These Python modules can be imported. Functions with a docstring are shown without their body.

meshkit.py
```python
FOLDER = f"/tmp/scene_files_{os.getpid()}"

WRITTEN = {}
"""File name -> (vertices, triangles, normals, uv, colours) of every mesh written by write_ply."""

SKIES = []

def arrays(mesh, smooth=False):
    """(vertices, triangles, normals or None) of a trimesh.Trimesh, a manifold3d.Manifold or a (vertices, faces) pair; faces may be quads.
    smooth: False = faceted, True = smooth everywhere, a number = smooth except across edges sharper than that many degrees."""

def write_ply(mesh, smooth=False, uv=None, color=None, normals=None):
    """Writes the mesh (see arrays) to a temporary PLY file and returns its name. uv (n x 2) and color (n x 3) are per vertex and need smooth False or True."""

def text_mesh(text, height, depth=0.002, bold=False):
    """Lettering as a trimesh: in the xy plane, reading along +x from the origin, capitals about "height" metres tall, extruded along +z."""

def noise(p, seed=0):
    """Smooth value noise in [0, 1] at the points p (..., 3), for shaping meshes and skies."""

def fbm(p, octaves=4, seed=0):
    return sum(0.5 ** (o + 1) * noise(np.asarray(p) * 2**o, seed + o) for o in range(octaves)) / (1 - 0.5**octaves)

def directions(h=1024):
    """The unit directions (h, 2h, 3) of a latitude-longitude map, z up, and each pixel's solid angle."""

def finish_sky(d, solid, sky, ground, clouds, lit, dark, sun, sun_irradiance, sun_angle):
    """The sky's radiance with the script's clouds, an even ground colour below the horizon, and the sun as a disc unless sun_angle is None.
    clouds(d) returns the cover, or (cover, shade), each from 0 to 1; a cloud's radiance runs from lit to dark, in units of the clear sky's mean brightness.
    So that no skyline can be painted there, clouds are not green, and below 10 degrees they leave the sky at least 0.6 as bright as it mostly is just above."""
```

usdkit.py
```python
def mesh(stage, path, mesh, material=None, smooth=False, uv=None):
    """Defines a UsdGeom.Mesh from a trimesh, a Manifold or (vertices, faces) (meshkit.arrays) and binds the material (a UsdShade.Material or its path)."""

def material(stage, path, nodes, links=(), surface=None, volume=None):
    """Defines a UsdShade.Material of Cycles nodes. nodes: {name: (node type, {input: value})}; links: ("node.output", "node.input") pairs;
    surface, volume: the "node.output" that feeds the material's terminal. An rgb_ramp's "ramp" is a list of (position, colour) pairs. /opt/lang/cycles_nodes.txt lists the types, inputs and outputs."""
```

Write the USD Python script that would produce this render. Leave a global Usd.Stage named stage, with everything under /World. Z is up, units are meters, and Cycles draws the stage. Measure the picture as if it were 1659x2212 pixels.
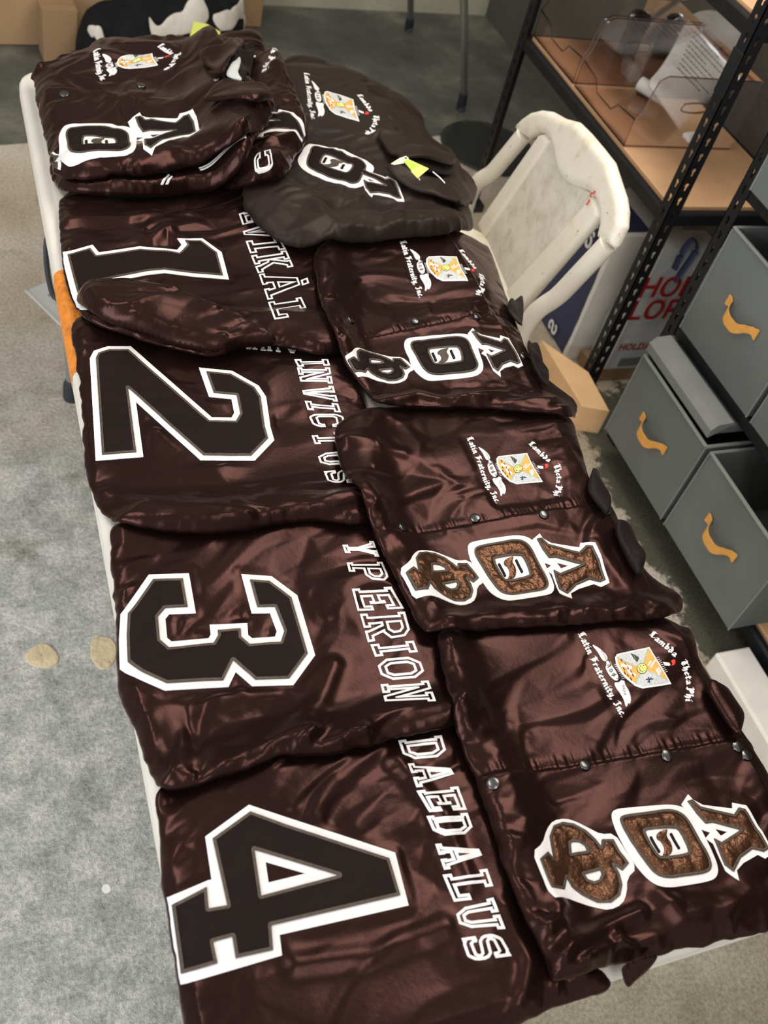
import math, random
import numpy as np
import trimesh, shapely, usdkit, meshkit
import manifold3d as m3
from shapely.geometry import Polygon, LineString, Point, MultiPolygon, box as sbox
from shapely.ops import unary_union
from scipy.spatial import Delaunay
from scipy.interpolate import LinearNDInterpolator
from scipy.ndimage import gaussian_filter, maximum_filter, map_coordinates
from pxr import Usd, UsdGeom, UsdLux, UsdShade, Gf, Sdf, Vt

random.seed(7)
np.random.seed(7)
stage = Usd.Stage.CreateInMemory()
UsdGeom.SetStageUpAxis(stage, UsdGeom.Tokens.z)
UsdGeom.SetStageMetersPerUnit(stage, 1.0)
UsdGeom.Xform.Define(stage, '/World')

# ------------------------------------------------------------------ camera
TZ = 0.74                                   # table top
IW, IH, FPX = 1659.0, 2212.0, 2150.0
TILT, ROLL, YAW = 0.7436, 0.3105, 0.549
CAM = np.array([-0.1094, -0.1582, 1.0117 + TZ])
FW = np.array([math.sin(TILT) * math.sin(YAW), math.sin(TILT) * math.cos(YAW), -math.cos(TILT)])
_r0 = np.array([math.cos(YAW), -math.sin(YAW), 0.0])
_u0 = np.cross(_r0, FW)
RT = math.cos(ROLL) * _r0 + math.sin(ROLL) * _u0
UP = -math.sin(ROLL) * _r0 + math.cos(ROLL) * _u0
cam = UsdGeom.Camera.Define(stage, '/World/camera')
_m = Gf.Matrix4d(*[*RT, 0.0], *[*UP, 0.0], *[*(-FW), 0.0], *[*CAM, 1.0])
cam.AddTransformOp().Set(_m)
cam.CreateHorizontalApertureAttr(36.0)
cam.CreateVerticalApertureAttr(36.0 * IH / IW)
cam.CreateFocalLengthAttr(36.0 * FPX / IW)
cam.CreateClippingRangeAttr(Gf.Vec2f(0.05, 60.0))
cam.CreateFStopAttr(8.0)
cam.CreateFocusDistanceAttr(1.38)
EXPOSURE = 0.1
cam.CreateExposureAttr(EXPOSURE)

# ------------------------------------------------------------------ lights
def rect_light(name, pos, target, w, h, power, color):
    l = UsdLux.RectLight.Define(stage, '/World/' + name)
    l.CreateWidthAttr(w); l.CreateHeightAttr(h)
    l.CreateIntensityAttr(power); l.CreateColorAttr(Gf.Vec3f(*color))
    z = np.array(pos, float) - np.array(target, float); z /= np.linalg.norm(z)
    x = np.cross([0, 1, 0.001], z); x /= np.linalg.norm(x)
    y = np.cross(z, x)
    l.AddTransformOp().Set(Gf.Matrix4d(*[*x, 0.0], *[*y, 0.0], *[*z, 0.0], *[*map(float, pos), 1.0]))
    return l
rect_light('ceiling_lamp_light', (1.30, 1.50, 2.55), (1.30, 1.50, 0), 1.0, 1.5, 7.6, (1.0, 0.90, 0.78))
rect_light('added_fill_near', (0.35, -0.75, 2.55), (0.35, -0.75, 0), 0.5, 1.2, 6.0, (1.0, 0.93, 0.84))  # unseen area light, added for reflections on the near-facing folds
rect_light('added_fill_left', (-0.85, 1.25, 2.55), (-0.85, 1.25, 0), 0.5, 1.3, 9.0, (1.0, 0.94, 0.86))  # another unseen light, added so more satin facets catch a reflection
rect_light('doorway_daylight', (-2.3, -0.9, 1.7), (0.3, 0.9, 0.5), 1.2, 1.6, 8.0, (0.90, 0.96, 1.0))
dome = UsdLux.DomeLight.Define(stage, '/World/ambient_light')
dome.CreateIntensityAttr(0.22)
dome.CreateColorAttr(Gf.Vec3f(1.0, 0.96, 0.92))

# ------------------------------------------------------------------ pixel -> world helpers
def ray(uv):
    uv = np.atleast_2d(np.asarray(uv, float))
    d = ((uv[:, 0] - IW / 2) / FPX)[:, None] * RT - ((uv[:, 1] - IH / 2) / FPX)[:, None] * UP + FW
    return d
def at(uv, z):
    d = ray(uv)
    z = np.broadcast_to(np.asarray(z, float), (len(d),))
    t = (z - CAM[2]) / d[:, 2]
    return CAM + d * t[:, None]
def at_plane(uv, p0, n):
    d = ray(uv); n = np.asarray(n, float)
    t = ((np.asarray(p0, float) - CAM) @ n) / (d @ n)
    return CAM + d * t[:, None]
def Z(pts, ox, oy, s):
    """points read in an enlarged view of the photograph -> photograph pixels"""
    return np.asarray(pts, float) * s + [ox, oy]
ZL0 = (0, 0, .42194); ZR1 = (480, 80, .36166); ZL1 = (120, 400, .42194); ZR2 = (660, 480, .38578)
ZL3 = (220, 1080, .47016); ZL4 = (320, 1540, .53044); ZR3 = (700, 880, .48222); ZR4 = (940, 1320, .4334)
ZE = (1180, 1340, .21700); ZG = (1120, 1680, .32490); ZE3 = (980, 920, .16878)

# ------------------------------------------------------------------ scene helpers
_used = {}
def numbered(parent, name):
    k = _used.get((parent, name), 0); _used[(parent, name)] = k + 1
    return name if k == 0 else f'{name}_{k:03d}'
class T_:
    def __init__(s, path, loc): s.path, s.loc = path, np.asarray(loc, float)
def setdata(prim, label=None, cat=None, group=None, kind=None):
    for k, v in (('label', label), ('category', cat), ('group', group), ('kind', kind)):
        if v: prim.SetCustomDataByKey(k, v)
def thing(name, label, cat, loc=(0, 0, 0), group=None, kind=None):
    n = numbered('/World', name); p = '/World/' + n
    x = UsdGeom.Xform.Define(stage, p); x.AddTranslateOp().Set(Gf.Vec3d(*map(float, loc)))
    setdata(x.GetPrim(), label, cat, group, kind)
    return T_(p, loc)
def part(parent, name, mesh, mat, smooth=30, label=None, kind=None):
    """mesh in world coordinates -> a Mesh prim under parent"""
    if mesh is None: return None
    n = numbered(parent.path, name); p = parent.path + '/' + n
    if hasattr(mesh, 'to_mesh'):
        mm = mesh.to_mesh(); mesh = trimesh.Trimesh(mm.vert_properties[:, :3], mm.tri_verts, process=False)
    if isinstance(mesh, (list, tuple)): mesh = trimesh.util.concatenate(mesh)
    mesh = mesh.copy(); mesh.vertices = mesh.vertices - parent.loc
    g = usdkit.mesh(stage, p, mesh, mat, smooth=smooth)
    setdata(g.GetPrim(), label, None, None, kind)
    return T_(p, parent.loc)
WORLD = T_('/World', (0, 0, 0))
def single(name, mesh, mat, label=None, cat=None, group=None, kind=None, smooth=30):
    r = part(WORLD, name, mesh, mat, smooth)
    setdata(stage.GetPrimAtPath(r.path), label, cat, group, kind)
    return r

def bx(lo, hi, bev=0.0):
    lo, hi = np.asarray(lo, float), np.asarray(hi, float)
    if bev <= 0:
        b = trimesh.creation.box(hi - lo); b.apply_translation((lo + hi) / 2); return b
    pts = []
    for s in np.ndindex(2, 2, 2):
        c = np.where(np.array(s) == 0, lo + bev, hi - bev); sg = np.where(np.array(s) == 0, -1, 1)
        for a in range(3):
            e = c.copy(); e[a] += sg[a] * bev; pts.append(e)
        pts.append(c + sg * bev * .62)
    return trimesh.convex.convex_hull(np.array(pts))
def hull(pts): return trimesh.convex.convex_hull(np.asarray(pts, float))
def tube(path, r, n=12, flat=1.0, up=(0, 0, 1), cap=True):
    path = np.asarray(path, float); r = np.broadcast_to(np.asarray(r, float), (len(path),))
    tg = np.gradient(path, axis=0); tg /= np.linalg.norm(tg, axis=1, keepdims=True)
    up = np.asarray(up, float); V = []
    for p, t, rr in zip(path, tg, r):
        a = np.cross(up, t)
        if np.linalg.norm(a) < 1e-4: a = np.cross([1, 0, 0.1], t)
        a /= np.linalg.norm(a); b = np.cross(t, a)
        th = np.arange(n) / n * 2 * np.pi
        V.append(p + rr * (np.cos(th)[:, None] * a + flat * np.sin(th)[:, None] * b))
    V = np.concatenate(V); F = []
    for i in range(len(path) - 1):
        for j in range(n):
            a, b = i * n + j, i * n + (j + 1) % n
            F += [[a, b, b + n], [a, b + n, a + n]]
    if cap:
        V = np.vstack([V, path[0], path[-1]]); c0, c1 = len(V) - 2, len(V) - 1; o = (len(path) - 1) * n
        for j in range(n):
            F += [[c0, (j + 1) % n, j], [c1, o + j, o + (j + 1) % n]]
    return trimesh.Trimesh(V, F, process=False)
def bez(pts, n=24):
    """smooth curve through points (Catmull-Rom)"""
    P = np.asarray(pts, float); P = np.vstack([2 * P[0] - P[1], P, 2 * P[-1] - P[-2]]); out = []
    for i in range(1, len(P) - 2):
        for t in np.linspace(0, 1, n, endpoint=False):
            a, b, c, d = P[i - 1:i + 3]
            out.append(.5 * ((2 * b) + (-a + c) * t + (2 * a - 5 * b + 4 * c - d) * t * t + (-a + 3 * b - 3 * c + d) * t ** 3))
    out.append(P[-2]); return np.array(out)
def smooth_poly(pts, it=2):
    P = np.asarray(pts, float)
    for _ in range(it):
        Q = np.roll(P, -1, 0)
        P = np.stack([.75 * P + .25 * Q, .25 * P + .75 * Q], 1).reshape(-1, 2)
    return P
def lathe(prof, n=24, origin=(0, 0, 0), axis=(0, 0, 1)):
    m = trimesh.creation.revolve(np.asarray(prof, float), sections=n)
    m.apply_transform(trimesh.geometry.align_vectors([0, 0, 1], axis)); m.apply_translation(origin); return m

# ------------------------------------------------------------------ materials
LK = '/World/Looks/'
def mat(name, nodes, links, surface='p.BSDF'): return usdkit.material(stage, LK + name, nodes, links, surface=surface)
def plain(name, color, rough=.5, metal=0., spec=.5, bump=0., bscale=200., var=0.08, vscale=12., **kw):
    c = np.array(color, float)
    nodes = {'g': ('geometry', {}), 'n': ('noise_texture', {'scale': vscale, 'detail': 4.0}),
             'r': ('rgb_ramp', {'ramp': [(0.25, c * (1 - var)), (0.75, np.minimum(c * (1 + var), 1))]}),
             'p': ('principled_bsdf', {'roughness': rough, 'metallic': metal, 'specular_ior_level': spec, **kw})}
    links = [('g.position', 'n.vector'), ('n.fac', 'r.fac'), ('r.color', 'p.base_color')]
    if bump:
        nodes['bn'] = ('noise_texture', {'scale': bscale, 'detail': 3.0}); nodes['b'] = ('bump', {'strength': 1.0, 'distance': bump})
        links += [('g.position', 'bn.vector'), ('bn.fac', 'b.height'), ('b.normal', 'p.normal')]
    return mat(name, nodes, links)
def satin(name, lo, hi, rough, spec, metal, tint, coat):
    """shot nylon satin: two close browns along the weave, a coloured sheen, fine cross-weave relief"""
    return mat(name, {
        'g': ('geometry', {}), 'n': ('noise_texture', {'scale': 7.0, 'detail': 3.0}),
        'r': ('rgb_ramp', {'ramp': [(0.3, lo), (0.7, hi)]}),
        'w': ('noise_texture', {'scale': 160.0, 'detail': 2.0, 'roughness': .6}),
        'b': ('bump', {'strength': .25, 'distance': .0006}),
        'p': ('principled_bsdf', {'roughness': rough, 'specular_ior_level': spec, 'metallic': metal, 'specular_tint': tint,
                                  'coat_weight': coat, 'coat_roughness': .28, 'sheen_weight': .06, 'sheen_roughness': .4, 'sheen_tint': (0.8, 0.55, 0.5)})},
        [('g.position', 'n.vector'), ('n.fac', 'r.fac'), ('r.color', 'p.base_color'), ('g.position', 'w.vector'), ('w.fac', 'b.height'), ('b.normal', 'p.normal')])
M = {}
M['satin'] = satin('brown_satin', (0.0225, 0.0098, 0.0086), (0.031, 0.0130, 0.0112), .26, .24, .80, (1.0, .86, .84), .0)
M['satin_dull'] = satin('brown_matt_nylon', (0.012, 0.008, 0.0065), (0.016, 0.010, 0.008), .5, .25, .15, (1., .9, .85), .0)
M['satin_dark'] = satin('lining_black', (0.005, 0.004, 0.004), (0.008, 0.006, 0.006), .55, .12, .0, (1., .9, .9), .0)
M['felt'] = plain('white_felt', (.70, .69, .70), .8, spec=.2, bump=.0006, bscale=420., var=.04, vscale=60)
M['thread'] = plain('brown_thread', (.055, .038, .026), .5, spec=.5, bump=.0008, bscale=700., var=.35, vscale=260)
M['twill'] = plain('dark_twill', (.0105, .0062, .0056), .6, spec=.08, bump=.0004, bscale=500., var=.12, vscale=40)
M['gsatin'] = mat('gleaming_brown_satin', {'g': ('geometry', {}), 'n': ('noise_texture', {'scale': 900.0, 'detail': 2.0}),
    'r': ('rgb_ramp', {'ramp': [(0.3, (.045, .018, .009)), (0.75, (.15, .066, .032))]}),
    'n2': ('noise_texture', {'scale': 75.0, 'detail': 3.0}), 'b': ('bump', {'strength': 1.0, 'distance': .004}),
    'p': ('principled_bsdf', {'roughness': .34, 'metallic': .75})},
    [('g.position', 'n.vector'), ('n.fac', 'r.fac'), ('r.color', 'p.base_color'), ('g.position', 'n2.vector'), ('n2.fac', 'b.height'), ('b.normal', 'p.normal')])
M['wthread'] = plain('white_thread', (.72, .71, .72), .65, spec=.3, bump=.0005, bscale=900., var=.06, vscale=300)
M['gthread'] = plain('grey_thread', (.50, .52, .52), .6, bump=.0005, bscale=900., var=.25, vscale=400)
M['othread'] = plain('orange_thread', (.78, .36, .07), .6, bump=.0005, bscale=900., var=.2, vscale=300)
M['ythread'] = plain('yellow_thread', (.80, .78, .22), .6, bump=.0005, bscale=900., var=.1, vscale=300)
M['tthread'] = plain('teal_thread', (.30, .50, .50), .6, var=.1)
M['kthread'] = plain('black_thread', (.02, .022, .02), .6, var=.2)
M['nthread'] = plain('navy_thread', (.02, .035, .12), .6, var=.1)
M['rthread'] = plain('red_thread', (.72, .03, .02), .6, var=.15, vscale=200)
M['snap'] = plain('gunmetal', (.11, .11, .11), .22, metal=1.0, var=.15)
M['plastic_table'] = plain('white_table_plastic', (.60, .575, .52), .5, bump=.0004, bscale=350., var=.05, vscale=20)
M['steel'] = plain('grey_steel', (.32, .33, .33), .4, metal=.7)
M['rubber'] = plain('dark_rubber', (.02, .026, .034), .6)
M['tape'] = plain('orange_tape', (.62, .20, .02), .42, bump=.001, bscale=160., var=.28, vscale=90)
M['blackmetal'] = plain('black_painted_steel', (.009, .0095, .011), .48, spec=.3, var=.25, vscale=25, bump=.0003, bscale=400.)
M['chipboard'] = plain('chipboard', (.66, .40, .22), .6, var=.12, vscale=9., bump=.0004, bscale=300.)
M['cardboard'] = plain('cardboard', (.36, .235, .125), .8, var=.12, vscale=6.)
M['cardboard2'] = plain('darker_cardboard', (.30, .19, .10), .8, var=.10, vscale=5.)  # darker brown for the other boxes, the tape and the low board
M['binfelt'] = plain('grey_bin_fabric', (.135, .150, .145), .8, spec=.3, bump=.0005, bscale=600., var=.08, vscale=8)
M['binrim'] = plain('grey_bin_binding', (.20, .215, .21), .8, spec=.3, var=.08)
M['handle'] = plain('ochre_leatherette', (.68, .33, .07), .5, var=.08, vscale=30)
M['navy'] = plain('navy_bag', (.022, .030, .085), .6, var=.12, vscale=12)
M['whitebag'] = plain('white_bag', (.70, .69, .66), .6, var=.05, vscale=14, bump=.002, bscale=30.)
M['greybag'] = plain('grey_white_bag', (.50, .53, .53), .5, var=.08, vscale=10, bump=.002, bscale=30.)
M['redprint'] = plain('red_print', (.30, .012, .016), .5, var=.05)
M['inkprint'] = plain('grey_ink', (.09, .085, .08), .6, var=.05)
M['mailer'] = plain('white_poly_mailer', (.70, .68, .65), .32, var=.05, vscale=20, bump=.004, bscale=28.)
M['note'] = plain('yellow_green_paper', (.72, .82, .16), .6, var=.04)
M['tagdark'] = plain('lime_tag', (.42, .58, .06), .5, var=.05)
M['tagpale'] = plain('pale_tag', (.80, .80, .55), .5, var=.05)
M['blackcloth'] = plain('black_cloth', (.006, .007, .009), .9, spec=.2, var=.3)
M['whitecloth'] = plain('offwhite_cloth', (.60, .57, .52), .85, spec=.2, var=.1, bump=.003, bscale=40.)
M['wood'] = plain('pale_wood', (.72, .46, .24), .6, var=.10, vscale=14)
M['styro'] = plain('white_board', (.70, .68, .64), .6, var=.07, vscale=18)
M['perf'] = plain('galvanised_plate', (.55, .56, .55), .45, metal=.3, var=.08, vscale=30)
M['hole'] = plain('hole_dark', (.16, .16, .15), .8)
M['mat_charcoal'] = plain('charcoal', (.05, .05, .05), .9, var=.4, vscale=20)
M['gadget'] = plain('black_plastic', (.012, .014, .016), .2)

# chair plastic: cream, yellowed and rust-stained patches
M['chair'] = mat('aged_cream_plastic', {'g': ('geometry', {}), 'n': ('noise_texture', {'scale': 14.0, 'detail': 6.0, 'roughness': .65}),
    'r': ('rgb_ramp', {'ramp': [(0.30, (.66, .56, .41)), (0.42, (.74, .69, .58)), (0.7, (.78, .74, .65))]}),
    'n2': ('noise_texture', {'scale': 60.0, 'detail': 5.0, 'roughness': .7}), 'r2': ('rgb_ramp', {'ramp': [(0.66, (0, 0, 0)), (0.70, (1, 1, 1))]}),
    'mx': ('mix_color', {'b': (.36, .19, .07)}), 'p': ('principled_bsdf', {'roughness': .42})},
    [('g.position', 'n.vector'), ('n.fac', 'r.fac'), ('g.position', 'n2.vector'), ('n2.fac', 'r2.fac'), ('r2.color', 'mx.fac'), ('r.color', 'mx.a'), ('mx.result', 'p.base_color')])
M['chairpanel'] = mat('weathered_chair_panel', {'g': ('geometry', {}), 'n': ('noise_texture', {'scale': 26.0, 'detail': 8.0, 'roughness': .7}),
    'r': ('rgb_ramp', {'ramp': [(0.30, (.50, .45, .35)), (0.5, (.64, .60, .51)), (0.72, (.72, .69, .61))]}),
    'b': ('bump', {'strength': .8, 'distance': .003}), 'p': ('principled_bsdf', {'roughness': .6})},
    [('g.position', 'n.vector'), ('n.fac', 'r.fac'), ('r.color', 'p.base_color'), ('n.fac', 'b.height'), ('b.normal', 'p.normal')])

def clear(name, tint, gloss=.05):
    return mat(name, {'t': ('transparent_bsdf', {'color': tint}), 'g': ('glossy_bsdf', {'color': (1, 1, 1), 'roughness': gloss}),
                      'f': ('fresnel', {'IOR': 1.4}), 'm': ('mix_closure', {})},
               [('f.fac', 'm.fac'), ('t.BSDF', 'm.closure1'), ('g.BSDF', 'm.closure2')], surface='m.closure')
M['acrylic'] = clear('clear_acrylic', (.955, .93, .932))
M['acrylic_edge'] = clear('clear_acrylic_edge', (.70, .62, .63))
M['smoked'] = clear('smoked_plastic', (.40, .42, .41), .3)

# concrete floor: pale cream near, blue-grey mottling to the left, dark older slab along the back
M['floor'] = mat('worn_concrete', {
    'g': ('geometry', {}), 's': ('separate_xyz', {}),
    'n1': ('noise_texture', {'scale': 1.7, 'detail': 5.0, 'roughness': .6}), 'r1': ('rgb_ramp', {'ramp': [(0.34, (.44, .36, .26)), (0.50, (.58, .50, .39)), (0.64, (.70, .64, .55))]}),
    'n2': ('noise_texture', {'scale': 13.0, 'detail': 11.0, 'roughness': .80}), 'r2': ('rgb_ramp', {'ramp': [(0.36, (.33, .355, .35)), (0.50, (.60, .635, .63)), (0.60, (.86, .86, .84))]}),
    'wob': ('noise_texture', {'scale': 3.0, 'detail': 4.0}),
    # blue-grey tone blended in towards the near left
    'yb': ('math', {'math_type': 'multiply_add', 'value2': 1.0, 'value3': 0.0}), 'mr': ('map_range', {'from_min': 2.45, 'from_max': 1.80, 'to_min': 0.0, 'to_max': 1.0, 'clamp': True}),
    'xb': ('map_range', {'from_min': 0.75, 'from_max': 0.2, 'to_min': 0.0, 'to_max': 1.0, 'clamp': True}),
    'ym': ('math', {'math_type': 'multiply'}), 'ym2': ('math', {'math_type': 'multiply', 'value2': .85}),
    'mixA': ('mix_color', {}),
    # stains, then shade painted in olive on the near right floor
    'n3': ('noise_texture', {'scale': 5.5, 'detail': 7.0, 'roughness': .68}), 'r3': ('rgb_ramp', {'ramp': [(0.56, (1, 1, 1)), (0.70, (.52, .50, .40))]}),
    'mixS': ('mix_color', {'blend_type': 'multiply', 'fac': .9}),
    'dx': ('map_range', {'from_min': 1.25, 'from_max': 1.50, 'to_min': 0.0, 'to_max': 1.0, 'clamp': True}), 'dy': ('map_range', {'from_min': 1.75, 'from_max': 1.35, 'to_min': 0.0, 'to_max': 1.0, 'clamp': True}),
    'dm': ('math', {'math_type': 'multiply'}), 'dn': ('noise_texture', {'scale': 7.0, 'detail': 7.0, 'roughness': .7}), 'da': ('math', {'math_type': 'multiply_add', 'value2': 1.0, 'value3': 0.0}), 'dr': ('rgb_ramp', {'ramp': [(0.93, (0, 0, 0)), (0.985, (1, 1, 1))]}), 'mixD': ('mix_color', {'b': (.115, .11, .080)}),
    'ox': ('map_range', {'from_min': 0.30, 'from_max': 0.75, 'to_min': 0.0, 'to_max': 1.0, 'clamp': True}), 'oy': ('map_range', {'from_min': 0.35, 'from_max': -0.05, 'to_min': 0.0, 'to_max': 1.0, 'clamp': True}), 'om': ('math', {'math_type': 'multiply'}), 'on': ('rgb_ramp', {'ramp': [(0.35, (.20, .19, .125)), (0.62, (.37, .35, .26))]}), 'mixO': ('mix_color', {}),  # near right: table shade put into the colour, blotched with stains
    'n4': ('noise_texture', {'scale': 130.0, 'detail': 4.0, 'roughness': .7}), 'r4': ('rgb_ramp', {'ramp': [(0.34, (.58, .58, .57)), (0.62, (1.1, 1.1, 1.1))]}),
    'mixF': ('mix_color', {'blend_type': 'multiply', 'fac': .8, 'use_clamp': False}),
    'bm': ('mix_float', {'fac': .5}), 'b': ('bump', {'strength': 1.0, 'distance': .014}),
    'p': ('principled_bsdf', {'roughness': .72, 'specular_ior_level': .35})},
    [('g.position', 's.vector'), ('g.position', 'n1.vector'), ('n1.fac', 'r1.fac'), ('g.position', 'n2.vector'), ('n2.fac', 'r2.fac'), ('g.position', 'wob.vector'),
     ('wob.fac', 'yb.value1'), ('s.y', 'yb.value3'), ('yb.value', 'mr.value'), ('s.x', 'xb.value'), ('mr.result', 'ym.value1'), ('xb.result', 'ym.value2'), ('ym.value', 'ym2.value1'),
     ('ym2.value', 'mixA.fac'), ('r1.color', 'mixA.a'), ('r2.color', 'mixA.b'), ('g.position', 'n3.vector'), ('n3.fac', 'r3.fac'), ('mixA.result', 'mixS.a'), ('r3.color', 'mixS.b'),
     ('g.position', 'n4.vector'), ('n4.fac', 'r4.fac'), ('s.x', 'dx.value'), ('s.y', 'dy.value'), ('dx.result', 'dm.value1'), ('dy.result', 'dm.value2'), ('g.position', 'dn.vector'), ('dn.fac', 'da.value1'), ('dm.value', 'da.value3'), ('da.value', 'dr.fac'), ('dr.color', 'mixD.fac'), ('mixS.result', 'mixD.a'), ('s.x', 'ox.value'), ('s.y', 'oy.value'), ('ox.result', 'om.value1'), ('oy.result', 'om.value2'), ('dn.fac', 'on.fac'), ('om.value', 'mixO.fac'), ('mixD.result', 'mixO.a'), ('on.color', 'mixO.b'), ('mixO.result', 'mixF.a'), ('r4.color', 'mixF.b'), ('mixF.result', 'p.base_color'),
     ('n2.fac', 'bm.a'), ('n4.fac', 'bm.b'), ('bm.result', 'b.height'), ('b.normal', 'p.normal')])
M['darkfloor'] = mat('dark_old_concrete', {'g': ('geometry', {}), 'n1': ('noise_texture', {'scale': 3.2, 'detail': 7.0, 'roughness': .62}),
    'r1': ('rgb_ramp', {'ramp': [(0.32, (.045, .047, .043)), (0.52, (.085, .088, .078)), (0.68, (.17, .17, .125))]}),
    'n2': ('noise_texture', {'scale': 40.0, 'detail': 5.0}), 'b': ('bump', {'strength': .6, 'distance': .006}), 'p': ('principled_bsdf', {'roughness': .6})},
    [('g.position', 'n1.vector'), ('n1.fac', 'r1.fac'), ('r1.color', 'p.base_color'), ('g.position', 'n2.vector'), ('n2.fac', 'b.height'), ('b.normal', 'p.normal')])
M['patch'] = plain('mortar_patch', (.60, .49, .32), .85, var=.18, vscale=40, bump=.004, bscale=90.)
M['paint'] = plain('white_paint_drop', (.8, .8, .8), .6, var=.04)
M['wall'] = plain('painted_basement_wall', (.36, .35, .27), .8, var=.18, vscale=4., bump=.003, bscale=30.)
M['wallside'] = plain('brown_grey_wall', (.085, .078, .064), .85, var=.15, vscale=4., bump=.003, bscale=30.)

# ------------------------------------------------------------------ the room
def slab_poly(pts, z0, z1):
    m = trimesh.creation.extrude_polygon(Polygon(pts), z1 - z0, engine='earcut'); m.apply_translation([0, 0, z0]); return m
_rng = np.random.RandomState(3)
_edge = [(x, 2.80 + .075 * x + .014 * math.sin(9 * x) + .02 * (_rng.rand() - .5)) for x in np.linspace(-3.2, 2.5, 90)]
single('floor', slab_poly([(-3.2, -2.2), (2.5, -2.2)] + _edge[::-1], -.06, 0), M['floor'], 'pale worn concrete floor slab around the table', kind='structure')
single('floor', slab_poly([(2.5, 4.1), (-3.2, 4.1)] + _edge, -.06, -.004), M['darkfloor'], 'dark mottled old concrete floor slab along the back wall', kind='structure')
single('wall_back', slab_poly([(-3.2, 3.62), (2.5, 3.99), (2.5, 4.15), (-3.2, 4.15)], -.06, 2.6), M['wall'], 'pale greenish wall at the top of the view', kind='structure')
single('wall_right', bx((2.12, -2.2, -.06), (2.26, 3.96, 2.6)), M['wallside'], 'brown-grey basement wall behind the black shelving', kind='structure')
def floor_patch(px, seed, hgt=.006):
    P = at(px, 0.0)[:, :2]; P = smooth_poly(P, 2); P = np.array(Polygon(P).exterior.segmentize(.003).coords)[:-1]; c = P.mean(0); r = np.random.RandomState(seed)
    P = c + (P - c) * (1 + .16 * (meshkit.noise(np.c_[P / .018, np.full(len(P), seed * 3.)], seed)[:, None] - .5)); V = [np.r_[c, hgt * .5]]; n = len(P)
    for q, z in ((.35, hgt * .5), (.7, hgt * .6), (.9, hgt * .5), (1.0, -.002)):
        R_ = c + (P - c) * q; V += list(np.c_[R_, np.full(n, z) + (hgt * .5 * (meshkit.fbm(np.c_[R_ / .012, np.full(n, seed * 2.)], 3, seed) - .5) if z > 0 else 0)])
    F = [[0, 1 + i, 1 + (i + 1) % n] for i in range(n)]
    for k in range(3):
        for i in range(n):
            a, b = 1 + k * n + i, 1 + k * n + (i + 1) % n; F += [[a, a + n, b + n], [a, b + n, b]]
    return trimesh.Trimesh(V, F, process=False)
FL = T_('/World/floor', (0, 0, 0))
part(FL, 'mortar_patch', floor_patch([(47, 1428), (60, 1400), (92, 1388), (118, 1400), (132, 1428), (110, 1445), (80, 1442)], 1), M['patch'], label='larger tan patch left of the other')
part(FL, 'mortar_patch', floor_patch([(190, 1390), (205, 1374), (240, 1374), (255, 1390), (250, 1440), (222, 1450), (198, 1436)], 2), M['patch'], label='tan patch by the table edge')
part(FL, 'paint_spot', floor_patch([(218, 1922), (222, 1911), (232, 1908), (240, 1916), (240, 1926), (228, 1932)], 3, .002), M['paint'], label='white paint spot')

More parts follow.
